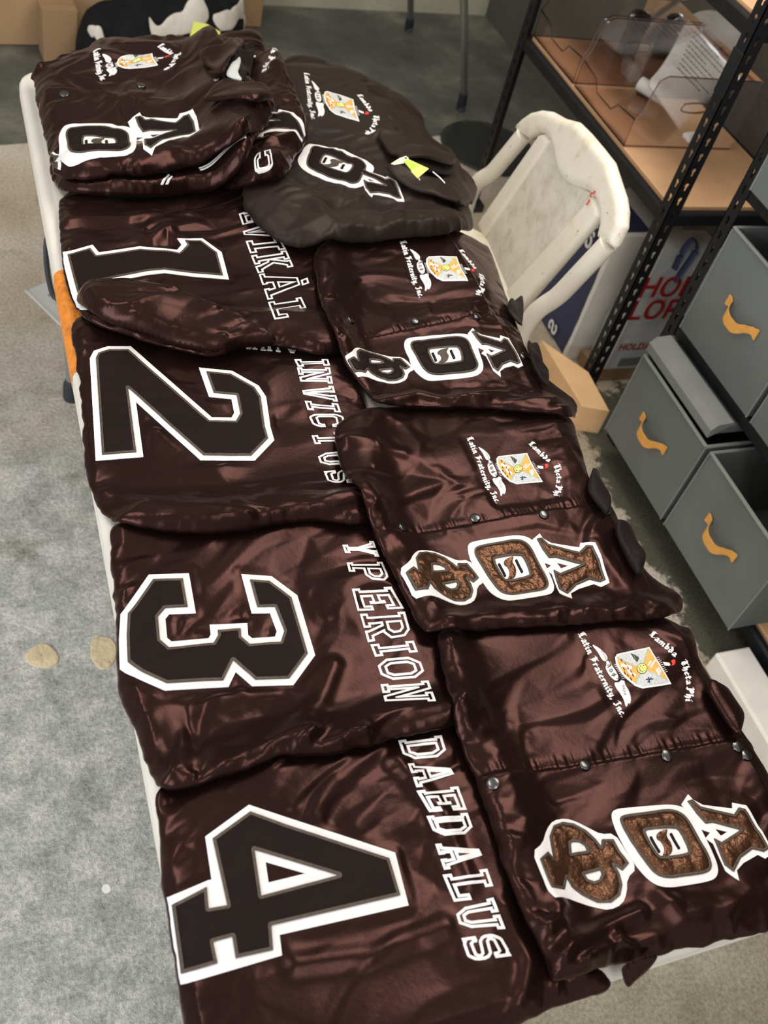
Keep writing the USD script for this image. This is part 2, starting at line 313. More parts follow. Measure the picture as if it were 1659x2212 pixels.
# ------------------------------------------------------------------ the folding table
TW, TL = .70, 1.83
def rrect(w0, w1, l0, l1, r, n=8):
    pts = []
    for cx, cy, a0 in ((w1 - r, l1 - r, 0), (w0 + r, l1 - r, 90), (w0 + r, l0 + r, 180), (w1 - r, l0 + r, 270)):
        for k in range(n + 1):
            a = math.radians(a0 + 90 * k / n); pts.append((cx + r * math.cos(a), cy + r * math.sin(a)))
    return np.array(pts)
def loft(rings, cap=True):
    n = len(rings[0]); V = np.concatenate(rings); F = []
    for k in range(len(rings) - 1):
        for i in range(n):
            a, b = k * n + i, k * n + (i + 1) % n; F += [[a, b, b + n], [a, b + n, a + n]]
    if cap:
        V = np.vstack([V, rings[0].mean(0), rings[-1].mean(0)]); c0, c1 = len(V) - 2, len(V) - 1; o = (len(rings) - 1) * n
        for i in range(n): F += [[c0, (i + 1) % n, i], [c1, o + i, o + (i + 1) % n]]
    return trimesh.Trimesh(V, F, process=False)
TABLE_PROFILE = [(TZ - .040, .030), (TZ - .042, .010), (TZ - .040, .002), (TZ - .034, .0), (TZ - .026, .0), (TZ - .0245, .0025), (TZ - .0225, .0025), (TZ - .021, .0), (TZ - .012, .0005), (TZ - .006, .003), (TZ - .002, .008), (TZ - .0004, .014), (TZ - .0012, .020), (TZ - .0012, .024), (TZ, .030)]
tbl = thing('folding_table', 'long white plastic folding table under the rows of brown jackets', 'table', (TW / 2, TL / 2, 0))
part(tbl, 'table_top', loft([np.c_[rrect(i, TW - i, i, TL - i, .055 - i * .8), np.full(36, z)] for z, i in TABLE_PROFILE]), M['plastic_table'], smooth=50)
def table_leg_pair(y, yb):
    part(tbl, 'leg_stretcher', tube([(.068, y, .22), (TW - .068, y, .22)], .010), M['steel'])
    for x, xb in ((.068, .09), (TW - .068, TW - .09)):
        fr = part(tbl, 'leg', tube(bez([(xb, yb, TZ - .05), (x + (.002 if x < .3 else -.002), y, .4), (x, y, .03)], 10), .0125), M['steel'])
        part(fr, 'foot', lathe([(0, 0), (.019, 0), (.021, .01), (.019, .045), (.0135, .06), (0, .06)], 16, (x, y, 0)), M['rubber'])
table_leg_pair(1.672, 1.60); table_leg_pair(.16, .25)
part(tbl, 'cross_brace', tube([(TW / 2, .25, TZ - .06), (TW / 2, 1.60, TZ - .06)], .010), M['steel'])
def rim_strip(y0, y1, wob, mat_, name, label, i0=3, i1=13, off=.0006):
    ys = np.linspace(y0, y1, 40); prof = TABLE_PROFILE[i0:] + [(TZ, .05), (TZ, .09)]; V = []; F = []
    for y in ys:
        for z, i in prof: V.append((i - off, y, z + off if z > TZ - .003 else z))
    m = len(prof)
    for a in range(len(ys) - 1):
        for b in range(m - 1):
            k = a * m + b; F += [[k, k + m, k + m + 1], [k, k + m + 1, k + 1]]
    return part(tbl, name, trimesh.Trimesh(V, F, process=False), mat_, smooth=50, label=label)
_y0 = at([(126, 583)], TZ)[0, 1]; _y1 = at([(170, 800)], TZ)[0, 1]
rim_strip(_y1, _y0, 0, M['tape'], 'tape', 'orange tape over the rim')
cabl = single('power_cord', tube(bez(np.c_[at([(116, 500), (105, 535), (104, 562), (109, 598), (119, 638), (134, 668)], .66)[:, :2], [.685, .672, .66, .655, .66, .68]] + [-.003, 0, 0], 10), .0045, 8), M['rubber'],
              'black cord looping out below the left rim of the table', 'cord')

# ------------------------------------------------------------------ draped cloth machinery
GX0, GY0, GS = -.30, -.40, .004
GNX, GNY = 400, 660
gx = GX0 + GS * np.arange(GNX); gy = GY0 + GS * np.arange(GNY)
GXX, GYY = np.meshgrid(gx, gy, indexing='ij')
_tp = Polygon(rrect(.004, TW - .004, .004, TL - .004, .05))
_dout = shapely.distance(_tp, shapely.points(GXX.ravel(), GYY.ravel())).reshape(GXX.shape)
H = TZ - np.clip(_dout * .55, 0, .12)
def samp(G, x, y):
    return map_coordinates(G, [(np.asarray(x) - GX0) / GS, (np.asarray(y) - GY0) / GS], order=1, mode='nearest')
def cross2(a, b): return a[:, 0] * b[:, 1] - a[:, 1] * b[:, 0]
def sstep(t): t = np.clip(t, 0, 1); return t * t * (3 - 2 * t)
class Cloth:
    """a folded garment lying on whatever is below it: a closed padded body over a plan outline"""
    def __init__(s, poly, thick, rad, seed, fold_dir=0., wr=1.0, flat=(), seams=(), base=None, lift=.0025, ridges=(), soft=4.0, fine=1.0, tilt=None, stiff=.22):
        s.poly = poly; s.T, s.R, s.seed, s.wr, s.fine = thick, rad, seed, wr, fine
        s.flat = unary_union(list(flat)) if len(flat) else None
        s.seams, s.ridges, s.lift, s.tilt = seams, ridges, lift, tilt
        s.dir = fold_dir; s.stiff = stiff
        if base is None:
            G = gaussian_filter(maximum_filter(H, 5), soft); base = np.maximum(H, G)
        s.B = base
        s.edge = poly.exterior
    def dist(s, x, y): return shapely.distance(s.edge, shapely.points(x, y))
    def prof(s, d):
        t = np.clip(d / s.R, 0, 1); return np.sqrt(np.maximum(1 - (1 - t) ** 2, 0))
    def crumple(s):
        """creased-cloth relief: piecewise planar facets at three sizes, their edges slightly softened"""
        x0, y0, x1, y1 = s.poly.buffer(.01).bounds; g = .002; c, n = math.cos(s.dir), math.sin(s.dir)
        X, Y = np.meshgrid(np.arange(x0, x1, g), np.arange(y0, y1, g), indexing='ij'); r = np.random.RandomState(s.seed * 17 + 1)
        wx = (meshkit.noise(np.stack([X / .10, Y / .10, X * 0 + s.seed], -1), 3) - .5) * .10; wy = (meshkit.noise(np.stack([X / .10, Y / .10, X * 0 + s.seed + 9.5], -1), 4) - .5) * .10
        u = (X + wx) * c + (Y + wy) * n; v = -(X + wx) * n + (Y + wy) * c; lay = []
        for (a, b, sg) in ((.105, .034, 1.0), (.040, .017, .7), (.016, .008, .6)):
            p, q = u / a, v / b; m = max(int((p.max() - p.min()) * (q.max() - q.min()) * 1.1), 12)
            P = np.c_[r.uniform(p.min() - 1, p.max() + 1, m + 40), r.uniform(q.min() - 1, q.max() + 1, m + 40)]
            f = LinearNDInterpolator(P, r.uniform(0, 1, len(P)), fill_value=.5); lay.append(gaussian_filter(f(p, q), sg))
        gate = sstep((meshkit.noise(np.stack([X / .08, Y / .08, X * 0 + s.seed + 5.], -1), 8) - .36) / .3)
        puff = (meshkit.noise(np.stack([X / .13, Y / .11, X * 0 + s.seed + 2.], -1), 6) - .5)
        s._cr = (x0, y0, g, puff * .010, (lay[0] - .45) * .0105, (lay[1] - .45) * .0052 * (.30 + .70 * gate) + (lay[2] - .45) * .0011 * gate * s.fine, (lay[1] - .4) * .0060)
    def wrinkle(s, x, y, d):
        if not hasattr(s, '_cr'): s.crumple()
        x0, y0, g, puff, big, small, rim = s._cr; ij = [(x - x0) / g, (y - y0) / g]; m = lambda G: map_coordinates(G, ij, order=1, mode='nearest')
        puff, big, small, rim = m(puff), m(big), m(small), m(rim); fl = big + small + rim * sstep((.040 - d) / .040)
        if s.flat is not None:
            df = shapely.distance(s.flat, shapely.points(x, y)); k = sstep(df / .014)
            puff = puff * (.45 + .55 * k); fl = fl * (s.stiff + (1 - s.stiff) * k)
        return (puff + fl) * s.wr
    def fields(s, x, y):
        x = np.asarray(x, float); y = np.asarray(y, float)
        d = s.dist(x, y); inside = shapely.contains_xy(s.poly, x, y)
        d = np.where(inside, d, 0.); p = s.prof(d); b = (s.B(x, y) if callable(s.B) else samp(s.B, x, y)) + s.lift
        if s.tilt is not None: b = b + np.clip((x - s.tilt[0]) * s.tilt[2] + (y - s.tilt[1]) * s.tilt[3], 0, .2)
        w = s.wrinkle(x, y, d) * np.clip(d / .012, 0, 1)
        top = b + s.T * (.32 + .68 * p) + w
        for (a, q, hgt, puck) in s.seams:
            a, q = np.asarray(a), np.asarray(q); t = q - a; L = np.linalg.norm(t); t = t / L; nn = np.array([-t[1], t[0]])
            sd = (x - a[0]) * nn[0] + (y - a[1]) * nn[1]; al = (x - a[0]) * t[0] + (y - a[1]) * t[1]
            ext = sstep((al + .02) / .02) * sstep((L + .02 - al) / .02)
            top = top - ext * hgt * np.clip(d / .01, 0, 1) * (sstep((sd + .0012) / .0024) * np.exp(-np.clip(sd, 0, 1) / .05))
            top = top + ext * puck * np.exp(-((sd - .007) / .007) ** 2) * (np.sin(al * 900 + 4 * np.sin(al * 130)) * .5 + .5) * np.clip(d / .01, 0, 1)
        for (line, amp, wid) in s.ridges:
            dl = shapely.distance(line, shapely.points(x, y)); top = top + amp * np.exp(-(dl / wid) ** 2) * np.clip(d / .012, 0, 1)
        bot = b + s.T * (.32 - .32 * p)
        return top, np.minimum(bot, top - .0003 - .001 * p)
    def top(s, x, y): return s.fields(x, y)[0]
    def mesh(s, step=.0028):
        ext = s.poly.exterior.segmentize(step * .8); pts = [np.array(ext.coords)[:-1]]
        for q in (.0006, .0018, .0036, .006, .009):
            g = s.poly.buffer(-q)
            for k in getattr(g, 'geoms', [g]):
                if not k.is_empty: pts.append(np.array(k.exterior.segmentize(step).coords)[:-1])
        g = s.poly.buffer(-.0115); x0, y0, x1, y1 = s.poly.bounds
        X, Y = np.meshgrid(np.arange(x0, x1, step), np.arange(y0, y1, step * .866)); X = X + (np.arange(len(X)) % 2)[:, None] * step / 2
        X, Y = X.ravel(), Y.ravel(); k = shapely.contains_xy(g, X, Y); pts.append(np.c_[X[k], Y[k]])
        nb = len(pts[0]); P = np.vstack(pts); tri = Delaunay(P).simplices
        c = P[tri].mean(1); tri = tri[shapely.contains_xy(s.poly, c[:, 0], c[:, 1])]
        a = P[tri]; ar = cross2(a[:, 1] - a[:, 0], a[:, 2] - a[:, 0]); tri = tri[np.abs(ar) > 1e-11]; ar = ar[np.abs(ar) > 1e-11]
        tri = np.where((ar < 0)[:, None], tri[:, ::-1], tri)
        t, b = s.fields(P[:, 0], P[:, 1]); n = len(P)
        V = np.vstack([np.c_[P, t], np.c_[P, b]])
        bmap = np.arange(n) + n; bmap[:nb] = np.arange(nb); V[:nb, 2] = (t[:nb] + b[:nb]) / 2
        m = trimesh.Trimesh(V, np.vstack([tri, bmap[tri][:, ::-1]]), process=False); m.remove_unreferenced_vertices(); return m
    def settle(s):
        global H
        x0, y0, x1, y1 = s.poly.bounds
        i = (gx >= x0 - GS) & (gx <= x1 + GS); j = (gy >= y0 - GS) & (gy <= y1 + GS)
        X, Y = GXX[np.ix_(i, j)], GYY[np.ix_(i, j)]; k = shapely.contains_xy(s.poly, X.ravel(), Y.ravel()).reshape(X.shape)
        t = s.top(X.ravel(), Y.ravel()).reshape(X.shape); sub = H[np.ix_(i, j)]
        H[np.ix_(i, j)] = np.where(k, np.maximum(sub, t), sub)
def march(px, f, hi=TZ + .26, lo=TZ - .14, n=134):
    """first point along each sight line that lies on the surface z = f(x, y)"""
    px = np.atleast_2d(np.asarray(px, float)); N = len(px); zs = np.linspace(hi, lo, n)
    P = at(np.repeat(px, n, 0), np.tile(zs, N)); g = (P[:, 2] - f(P[:, 0], P[:, 1])).reshape(N, n); k = np.argmax(g <= 0, 1); k = np.clip(k, 1, n - 1)
    r = np.arange(N); g0, g1 = g[r, k - 1], g[r, k]; t = np.clip(g0 / np.maximum(g0 - g1, 1e-9), 0, 1)
    return at(px, zs[k - 1] + (zs[k] - zs[k - 1]) * t)
def onto(px, cl, it=0, z0=None):
    """where the sight lines through photograph pixels meet a garment's upper surface"""
    if not hasattr(cl, '_tg'):
        x0, y0, x1, y1 = cl.poly.buffer(.03).bounds; i = (gx >= x0) & (gx <= x1); j = (gy >= y0) & (gy <= y1); cl._tg = cl.B + cl.lift
        X, Y = GXX[np.ix_(i, j)], GYY[np.ix_(i, j)]; k = shapely.contains_xy(cl.poly, X.ravel(), Y.ravel()).reshape(X.shape); t = cl.top(X.ravel(), Y.ravel()).reshape(X.shape)
        cl._tg = cl._tg.copy(); cl._tg[np.ix_(i, j)] = np.where(k, t, cl._tg[np.ix_(i, j)]); cl._tg = gaussian_filter(cl._tg, .8)
    return march(px, lambda x, y: samp(cl._tg, x, y))
def drape(poly, topf, off, thick, step):
    """a flat piece sewn on a garment: follows its surface at a small offset, with a rolled edge"""
    out = []
    for g in getattr(poly, 'geoms', [poly]):
        if g.is_empty or g.geom_type != 'Polygon' or g.area < 2e-7: continue
        pts = []
        for r in [g.exterior, *g.interiors]: pts.append(np.array(r.segmentize(step * .75).coords)[:-1])
        nb = sum(map(len, pts)); x0, y0, x1, y1 = g.bounds
        X, Y = np.meshgrid(np.arange(x0, x1, step), np.arange(y0, y1, step)); X = X.ravel(); Y = Y.ravel()
        k = shapely.contains_xy(g.buffer(-step * .5), X, Y); P = np.vstack(pts + [np.c_[X[k], Y[k]]])
        if len(P) < 3: continue
        try: tri = Delaunay(P).simplices
        except Exception: continue
        c = P[tri].mean(1); tri = tri[shapely.contains_xy(g, c[:, 0], c[:, 1])]
        a = P[tri]; ar = cross2(a[:, 1] - a[:, 0], a[:, 2] - a[:, 0]); ok = np.abs(ar) > 1e-12; tri, ar = tri[ok], ar[ok]
        if not len(tri): continue
        tri = np.where((ar < 0)[:, None], tri[:, ::-1], tri)
        z = topf(P[:, 0], P[:, 1]); V = np.c_[P, z + off]
        V[:nb, 2] -= min(.0004, off * .4)
        e = np.vstack([tri[:, [0, 1]], tri[:, [1, 2]], tri[:, [2, 0]]]); es = np.sort(e, 1)
        _, inv, cnt = np.unique(es, axis=0, return_inverse=True, return_counts=True); be = e[cnt[inv.ravel()] == 1]
        n = len(P); L = V.copy(); L[:, 2] -= thick; V = np.vstack([V, L])
        F = np.vstack([tri, np.c_[be[:, 0], be[:, 0] + n, be[:, 1] + n], np.c_[be[:, 0], be[:, 1] + n, be[:, 1]]])
        m = trimesh.Trimesh(V, F, process=False); m.remove_unreferenced_vertices(); out.append(m)
    return trimesh.util.concatenate(out) if out else None
def fixp(p):
    if not p.is_valid: p = p.buffer(0)
    return p
def fitaff(src, dst):
    A = np.c_[np.asarray(src, float), np.ones(len(src))]; X, *_ = np.linalg.lstsq(A, np.asarray(dst, float), rcond=None); return X
def aff(X, p): return np.c_[p, np.ones(len(p))] @ X
def mapgeom(g, f):
    """apply f to the points of a shapely geometry"""
    return shapely.transform(g, f)

# ------------------------------------------------------------------ lettering shapes
def rc(a, b, c, d): return sbox(a, b, c, d)
def pg(*p): return Polygon(p)
def U_(*g): return unary_union([x if x.is_valid else x.buffer(0) for x in g])
def path_(pts, w): return LineString(pts).buffer(w, cap_style='flat', join_style='bevel')
_bowl = pg((.12, .40), (.74, .40), (1, .54), (1, .86), (.76, 1), (.12, 1)) - pg((.40, .57), (.62, .57), (.73, .65), (.73, .76), (.62, .83), (.40, .83))
_oct = pg((.28, 0), (.72, 0), (1, .24), (1, .76), (.72, 1), (.28, 1), (0, .76), (0, .24))
_octi = pg((.38, .20), (.62, .20), (.72, .31), (.72, .69), (.62, .80), (.38, .80), (.28, .69), (.28, .31))
BLOCK = {
    'I': U_(rc(0, 0, 1, .2), rc(0, .8, 1, 1), rc(.28, 0, .72, 1)),
    'D': U_(rc(0, 0, .5, .18), rc(0, .82, .5, 1), pg((.1, 0), (.7, 0), (1, .24), (1, .76), (.7, 1), (.1, 1)) - pg((.38, .2), (.6, .2), (.72, .33), (.72, .67), (.6, .8), (.38, .8))),
    'A': U_((pg((.08, 0), (.36, 1), (.64, 1), (.92, 0)) - pg((.43, .46), (.57, .46), (.5, .76))) - pg((.36, 0), (.64, 0), (.6, .28), (.4, .28)), rc(0, 0, .42, .16), rc(.58, 0, 1, .16)),
    'E': U_(rc(.1, 0, .4, 1), rc(0, 0, 1, .2), rc(0, .8, 1, 1), rc(.1, .4, .72, .6), rc(.78, 0, 1, .36), rc(.78, .64, 1, 1), rc(.58, .32, .72, .68)),
    'L': U_(rc(.14, 0, .46, 1), rc(0, .82, .62, 1), rc(0, 0, 1, .2), rc(.76, 0, 1, .42)),
    'U': U_(pg((.1, 1), (.1, .25), (.3, 0), (.7, 0), (.9, .25), (.9, 1)) - pg((.36, 1.01), (.36, .3), (.43, .2), (.57, .2), (.64, .3), (.64, 1.01)), rc(0, .82, .46, 1), rc(.54, .82, 1, 1)),
    'S': U_(path_([(.87, .64), (.87, .78), (.74, .89), (.26, .89), (.13, .77), (.13, .62), (.26, .53), (.74, .47), (.87, .38), (.87, .22), (.74, .11), (.26, .11), (.13, .22), (.13, .36)], .125), rc(.80, .62, 1, 1), rc(0, 0, .2, .38)),
    'Y': U_(pg((.05, 1), (.36, 1), (.5, .66), (.64, 1), (.95, 1), (.64, .44), (.64, 0), (.36, 0), (.36, .44)), rc(0, .86, .42, 1), rc(.58, .86, 1, 1), rc(.2, 0, .8, .17)),
    'P': U_(rc(.12, 0, .4, 1), _bowl, rc(0, 0, .6, .17), rc(0, .83, .3, 1)),
    'R': U_(rc(.12, 0, .4, 1), _bowl, pg((.42, .44), (.7, .44), (.92, 0), (.64, 0)), rc(0, 0, .5, .17), rc(.6, 0, 1, .17), rc(0, .83, .3, 1)),
    'O': _oct - _octi,
    'N': U_(rc(.1, 0, .34, 1), rc(.66, 0, .9, 1), pg((.1, 1), (.40, 1), (.9, 0), (.60, 0)), rc(0, 0, .46, .16), rc(.54, .84, 1, 1), rc(0, .84, .3, 1)),
    'V': U_(pg((.05, 1), (.36, 1), (.5, .36), (.64, 1), (.95, 1), (.64, 0), (.36, 0)), rc(0, .85, .42, 1), rc(.58, .85, 1, 1)),
    'C': U_(path_([(.87, .62), (.87, .77), (.74, .89), (.26, .89), (.13, .76), (.13, .24), (.26, .11), (.74, .11), (.87, .23), (.87, .38)], .125), rc(.8, .6, 1, 1)),
    'T': U_(rc(0, .8, 1, 1), rc(.34, 0, .66, 1), rc(.18, 0, .82, .17), rc(0, .6, .18, 1), rc(.82, .6, 1, 1)),
    'K': U_(rc(.12, 0, .40, 1), pg((.3, .42), (.66, 1), (.98, 1), (.5, .36)), pg((.36, .56), (.56, .62), (.98, 0), (.66, 0)), rc(0, 0, .52, .17), rc(0, .83, .52, 1), rc(.6, 0, 1, .17), rc(.58, .83, 1, 1)),
    '-': rc(0, 0, 1, 1),
}
NIB = (.085, .075)
def pen(strokes, nib=NIB):
    out = []
    for s in strokes:
        for a, b in zip(s[:-1], s[1:]):
            out.append(shapely.MultiPoint([(a[0] - nib[0], a[1] - nib[1]), (a[0] + nib[0], a[1] + nib[1]), (b[0] - nib[0], b[1] - nib[1]), (b[0] + nib[0], b[1] + nib[1])]).convex_hull)
    return unary_union([o.buffer(.018) for o in out])
# blackletter written with a broad pen: width, strokes (x-height .60)
GOTHIC = {
    'L': (.66, [[(.04, .88), (.20, 1.0), (.28, .90), (.26, .12)], [(.02, .06), (.16, .14), (.40, .0), (.60, .22)], [(.28, .94), (.46, 1.0)], [(.10, .80), (.12, .30)]]),
    'a': (.50, [[(.10, .50), (.22, .60), (.38, .50), (.38, .10), (.46, .04)], [(.38, .36), (.12, .26), (.10, .10), (.22, .02), (.36, .12)]]),
    'm': (.82, [[(.04, .52), (.12, .58), (.12, .04)], [(.12, .50), (.30, .60), (.38, .50), (.38, .04)], [(.38, .50), (.56, .60), (.64, .50), (.64, .08), (.72, .02)]]),
    'b': (.50, [[(.06, .96), (.12, 1.0), (.12, .10), (.24, .02), (.38, .12), (.38, .46), (.26, .58), (.12, .48)]]),
    'd': (.50, [[(.08, .98), (.36, .62), (.38, .14), (.24, .02), (.10, .12), (.10, .44), (.24, .58), (.36, .48)]]),
    'T': (.72, [[(.02, .82), (.18, .96), (.44, .86), (.66, .98)], [(.40, .88), (.24, .70), (.22, .20), (.38, .02), (.62, .18)], [(.44, .80), (.44, .24)]]),
    'h': (.52, [[(.06, .96), (.12, 1.0), (.12, .04)], [(.12, .48), (.28, .60), (.38, .48), (.38, .06), (.30, -.16)]]),
    'e': (.46, [[(.10, .30), (.36, .44), (.26, .58), (.10, .46), (.10, .14), (.22, .02), (.38, .12)]]),
    't': (.40, [[(.14, .82), (.14, .12), (.24, .02), (.34, .10)], [(.02, .58), (.34, .60)]]),
    'P': (.74, [[(.04, .88), (.18, 1.0), (.24, .86), (.24, .04)], [(.06, .10), (.22, .0)], [(.24, .84), (.46, .98), (.64, .82), (.62, .54), (.42, .42), (.26, .50)], [(.42, .92), (.42, .46)]]),
    'i': (.28, [[(.04, .52), (.12, .58), (.12, .10), (.20, .02)], [(.12, .82), (.16, .86)]]),
    'n': (.54, [[(.04, .52), (.12, .58), (.12, .04)], [(.12, .50), (.30, .60), (.38, .50), (.38, .08), (.46, .02)]]),
    'F': (.66, [[(.22, .96), (.22, .10), (.10, .0)], [(.02, .86), (.20, .98), (.44, .88), (.62, .98)], [(.22, .52), (.50, .56), (.50, .42)], [(.40, .86), (.40, .24)]]),
    'r': (.40, [[(.04, .52), (.12, .58), (.12, .04)], [(.12, .48), (.28, .60), (.36, .50)]]),
    'y': (.50, [[(.06, .52), (.12, .56), (.12, .14), (.24, .04), (.38, .14)], [(.38, .58), (.38, .0), (.26, -.22), (.10, -.18)]]),
    'I': (.52, [[(.02, .84), (.18, .98), (.44, .90)], [(.26, .92), (.30, .12), (.14, .0), (.0, .10)]]),
    'c': (.42, [[(.36, .50), (.24, .60), (.10, .46), (.10, .14), (.22, .02), (.36, .12)]]),
    ',': (.24, [[(.10, .06), (.06, -.14)]]), '.': (.24, [[(.10, .04), (.13, .06)]]), ' ': (.34, []),
}
def text_along(text, curve, height, widthscale=1.0):
    """blackletter set along a curve; 'up' is to the left of the direction of travel. curve in emblem coordinates (y down)."""
    C = bez(curve, 20); seg = np.r_[0, np.cumsum(np.linalg.norm(np.diff(C, axis=0), axis=1))]
    tot = sum(GOTHIC[c][0] + .06 for c in text); ws = seg[-1] / tot; a = 0; out = []
    for ch in text:
        w, st = GOTHIC[ch]
        if st:
            mid = (a + w / 2) * ws; k = min(np.searchsorted(seg, mid), len(C) - 1); k0 = max(k - 4, 0); k1 = min(k + 4, len(C) - 1)
            t = C[k1] - C[k0]; t /= np.linalg.norm(t); up = np.array([t[1], -t[0]])
            o = np.array([np.interp(mid, seg, C[:, 0]), np.interp(mid, seg, C[:, 1])])
            out.append(mapgeom(pen(st), lambda P, t=t, up=up, o=o, w=w: o + (P[:, :1] - w / 2) * ws * t + P[:, 1:] * height * up))
        a += w + .06
    return unary_union([g if g.is_valid else g.buffer(0) for g in out])

# ------------------------------------------------------------------ chest emblem, in coordinates read off the nearest jacket
EM = {}
_sh = np.array([(683, 370), (702, 338), (860, 303), (1025, 268), (1135, 450), (1245, 635), (1100, 660), (960, 682), (880, 655), (790, 580), (730, 505), (694, 440)], float)
_shp = Polygon(_sh); _shi = _shp.buffer(-17)
_c = (947, 488)
_TL, _TR, _BR, _BL = (690, 368), (1008, 280), (1225, 620), (878, 655)
def wedge(a, b, far=1.0): return Polygon([_c, a, tuple((np.array(a) + np.array(b)) / 2 + ((np.array(a) + np.array(b)) / 2 - _c) * .9), b]).intersection(_shi)
EM['shield'] = [('white', _shp)]
EM['grey'] = unary_union([wedge(_TL, _TR), wedge(_BR, _BL)])
EM['orange'] = unary_union([wedge(_TR, _BR), wedge(_BL, _TL)])
EM['teal'] = unary_union([LineString([_TL, _c, _BR]).buffer(3.2), LineString([_TR, _c, _BL]).buffer(4.5)]).intersection(_shi)
EM['disc'] = Point(_c).buffer(52)
EM['black'] = unary_union([Point(_c).buffer(52) - Point(_c).buffer(48), Point(_c).buffer(40) - Point(_c).buffer(37), LineString([(918, 478), (928, 512), (955, 520), (982, 505)]).buffer(3.5),
    Point(932, 466).buffer(6), Point(962, 458).buffer(6), LineString([(948, 470), (952, 492)]).buffer(3),
    Polygon([(836, 338), (872, 352), (915, 378), (912, 400), (900, 424), (868, 388)]) - LineString([(845, 345), (905, 410)]).buffer(2.5) - LineString([(868, 352), (880, 398)]).buffer(2.5),
    *[LineString([(p[0], p[1]), (p[0] + 14, p[1] + 22)]).buffer(3.2) for p in ((735, 395), (775, 432), (800, 470), (760, 480), (830, 505), (850, 545), (800, 545), (830, 580), (770, 520))]])
EM['whites'] = unary_union([LineString([(752, 452), (795, 462), (835, 478)]).buffer(17), LineString([(815, 505), (840, 540)]).buffer(13), LineString([(868, 535), (885, 560)]).buffer(9),
    *[LineString([(x, y), (x + 26, y - 42)]).buffer(9) for x, y in ((1012, 455), (1035, 470), (1058, 440))], LineString([(1095, 500), (1120, 545)]).buffer(12), LineString([(1110, 480), (1135, 520)]).buffer(8)])
EM['navy'] = unary_union([LineString([(990, 598), (1055, 592)]).buffer(5), LineString([(1010, 580), (1020, 625)]).buffer(6), LineString([(1035, 582), (1005, 622)]).buffer(5)])
EM['red'] = Polygon([(1240, 408), (1262, 392), (1282, 398), (1285, 430), (1270, 448), (1245, 455), (1255, 430)])
EM['torch'] = Polygon([(1160, 418), (1225, 424), (1236, 446), (1225, 456), (1178, 452)])
EM['comb'] = unary_union([*[LineString([(1098 + 11 * k, 376 + 17.5 * k), (1118 + 11 * k, 370 + 17.5 * k)]).buffer(2.2) for k in range(9)], *[LineString([(676 + 10 * k, 446 + 17 * k), (698 + 10 * k, 440 + 17 * k)]).buffer(2.2) for k in range(9)]])
EM['wing_a'] = Polygon(smooth_poly([(445, 237), (500, 262), (560, 305), (603, 352), (612, 398), (578, 412), (548, 385), (515, 320)], 2)) - unary_union([LineString([(545 + 7 * k, 300 + 14 * k), (566 + 5 * k, 296 + 14 * k)]).buffer(2.6) for k in range(8)])
EM['scroll'] = Polygon(smooth_poly([(592, 402), (640, 415), (650, 450), (690, 505), (718, 560), (712, 606), (672, 596), (622, 545), (585, 470), (600, 440)], 1))
EM['wing_b'] = Polygon(smooth_poly([(672, 618), (722, 622), (745, 590), (775, 600), (785, 650), (825, 705), (846, 785), (832, 840), (812, 820), (805, 858), (788, 862), (776, 800), (740, 735), (690, 672)], 1)) - unary_union([LineString([(757 + 3 * k, 655 + 15 * k), (775 + 3 * k, 650 + 15 * k)]).buffer(3) for k in range(7)])
EM['banner_ink'] = unary_union([LineString([(606, 452), (640, 448)]).buffer(3.5), LineString([(608, 476), (640, 456)]).buffer(3.5), Point(640, 505).buffer(17) - Point(640, 505).buffer(11), Point(640, 505).buffer(4),
    Point(668, 548).buffer(15) - Point(668, 548).buffer(9.5), LineString([(646, 556), (692, 542)]).buffer(3.2), LineString([(728, 588), (768, 602)]).buffer(3), LineString([(620, 415), (640, 440)]).buffer(3), Point(700, 585).buffer(5)])
EM['text_low'] = text_along('Latin Fraternity, Inc.', [(318, 142), (395, 300), (500, 520), (600, 705), (680, 850), (752, 978)], 66)
EM['text_arc'] = text_along('Lambda', [(1028, 148), (1100, 215), (1190, 290), (1282, 372)], 60)
EM['text_arc2'] = text_along('Theta', [(1338, 408), (1364, 490), (1386, 570), (1396, 646)], 64)
EM['text_arc3'] = text_along('Phi', [(1398, 665), (1392, 735), (1384, 812)], 74)
EANCH = np.array([(1025, 268), (1245, 635), (880, 655), (700, 340), (310, 150), (745, 980), (1030, 130), (1425, 815)], float)

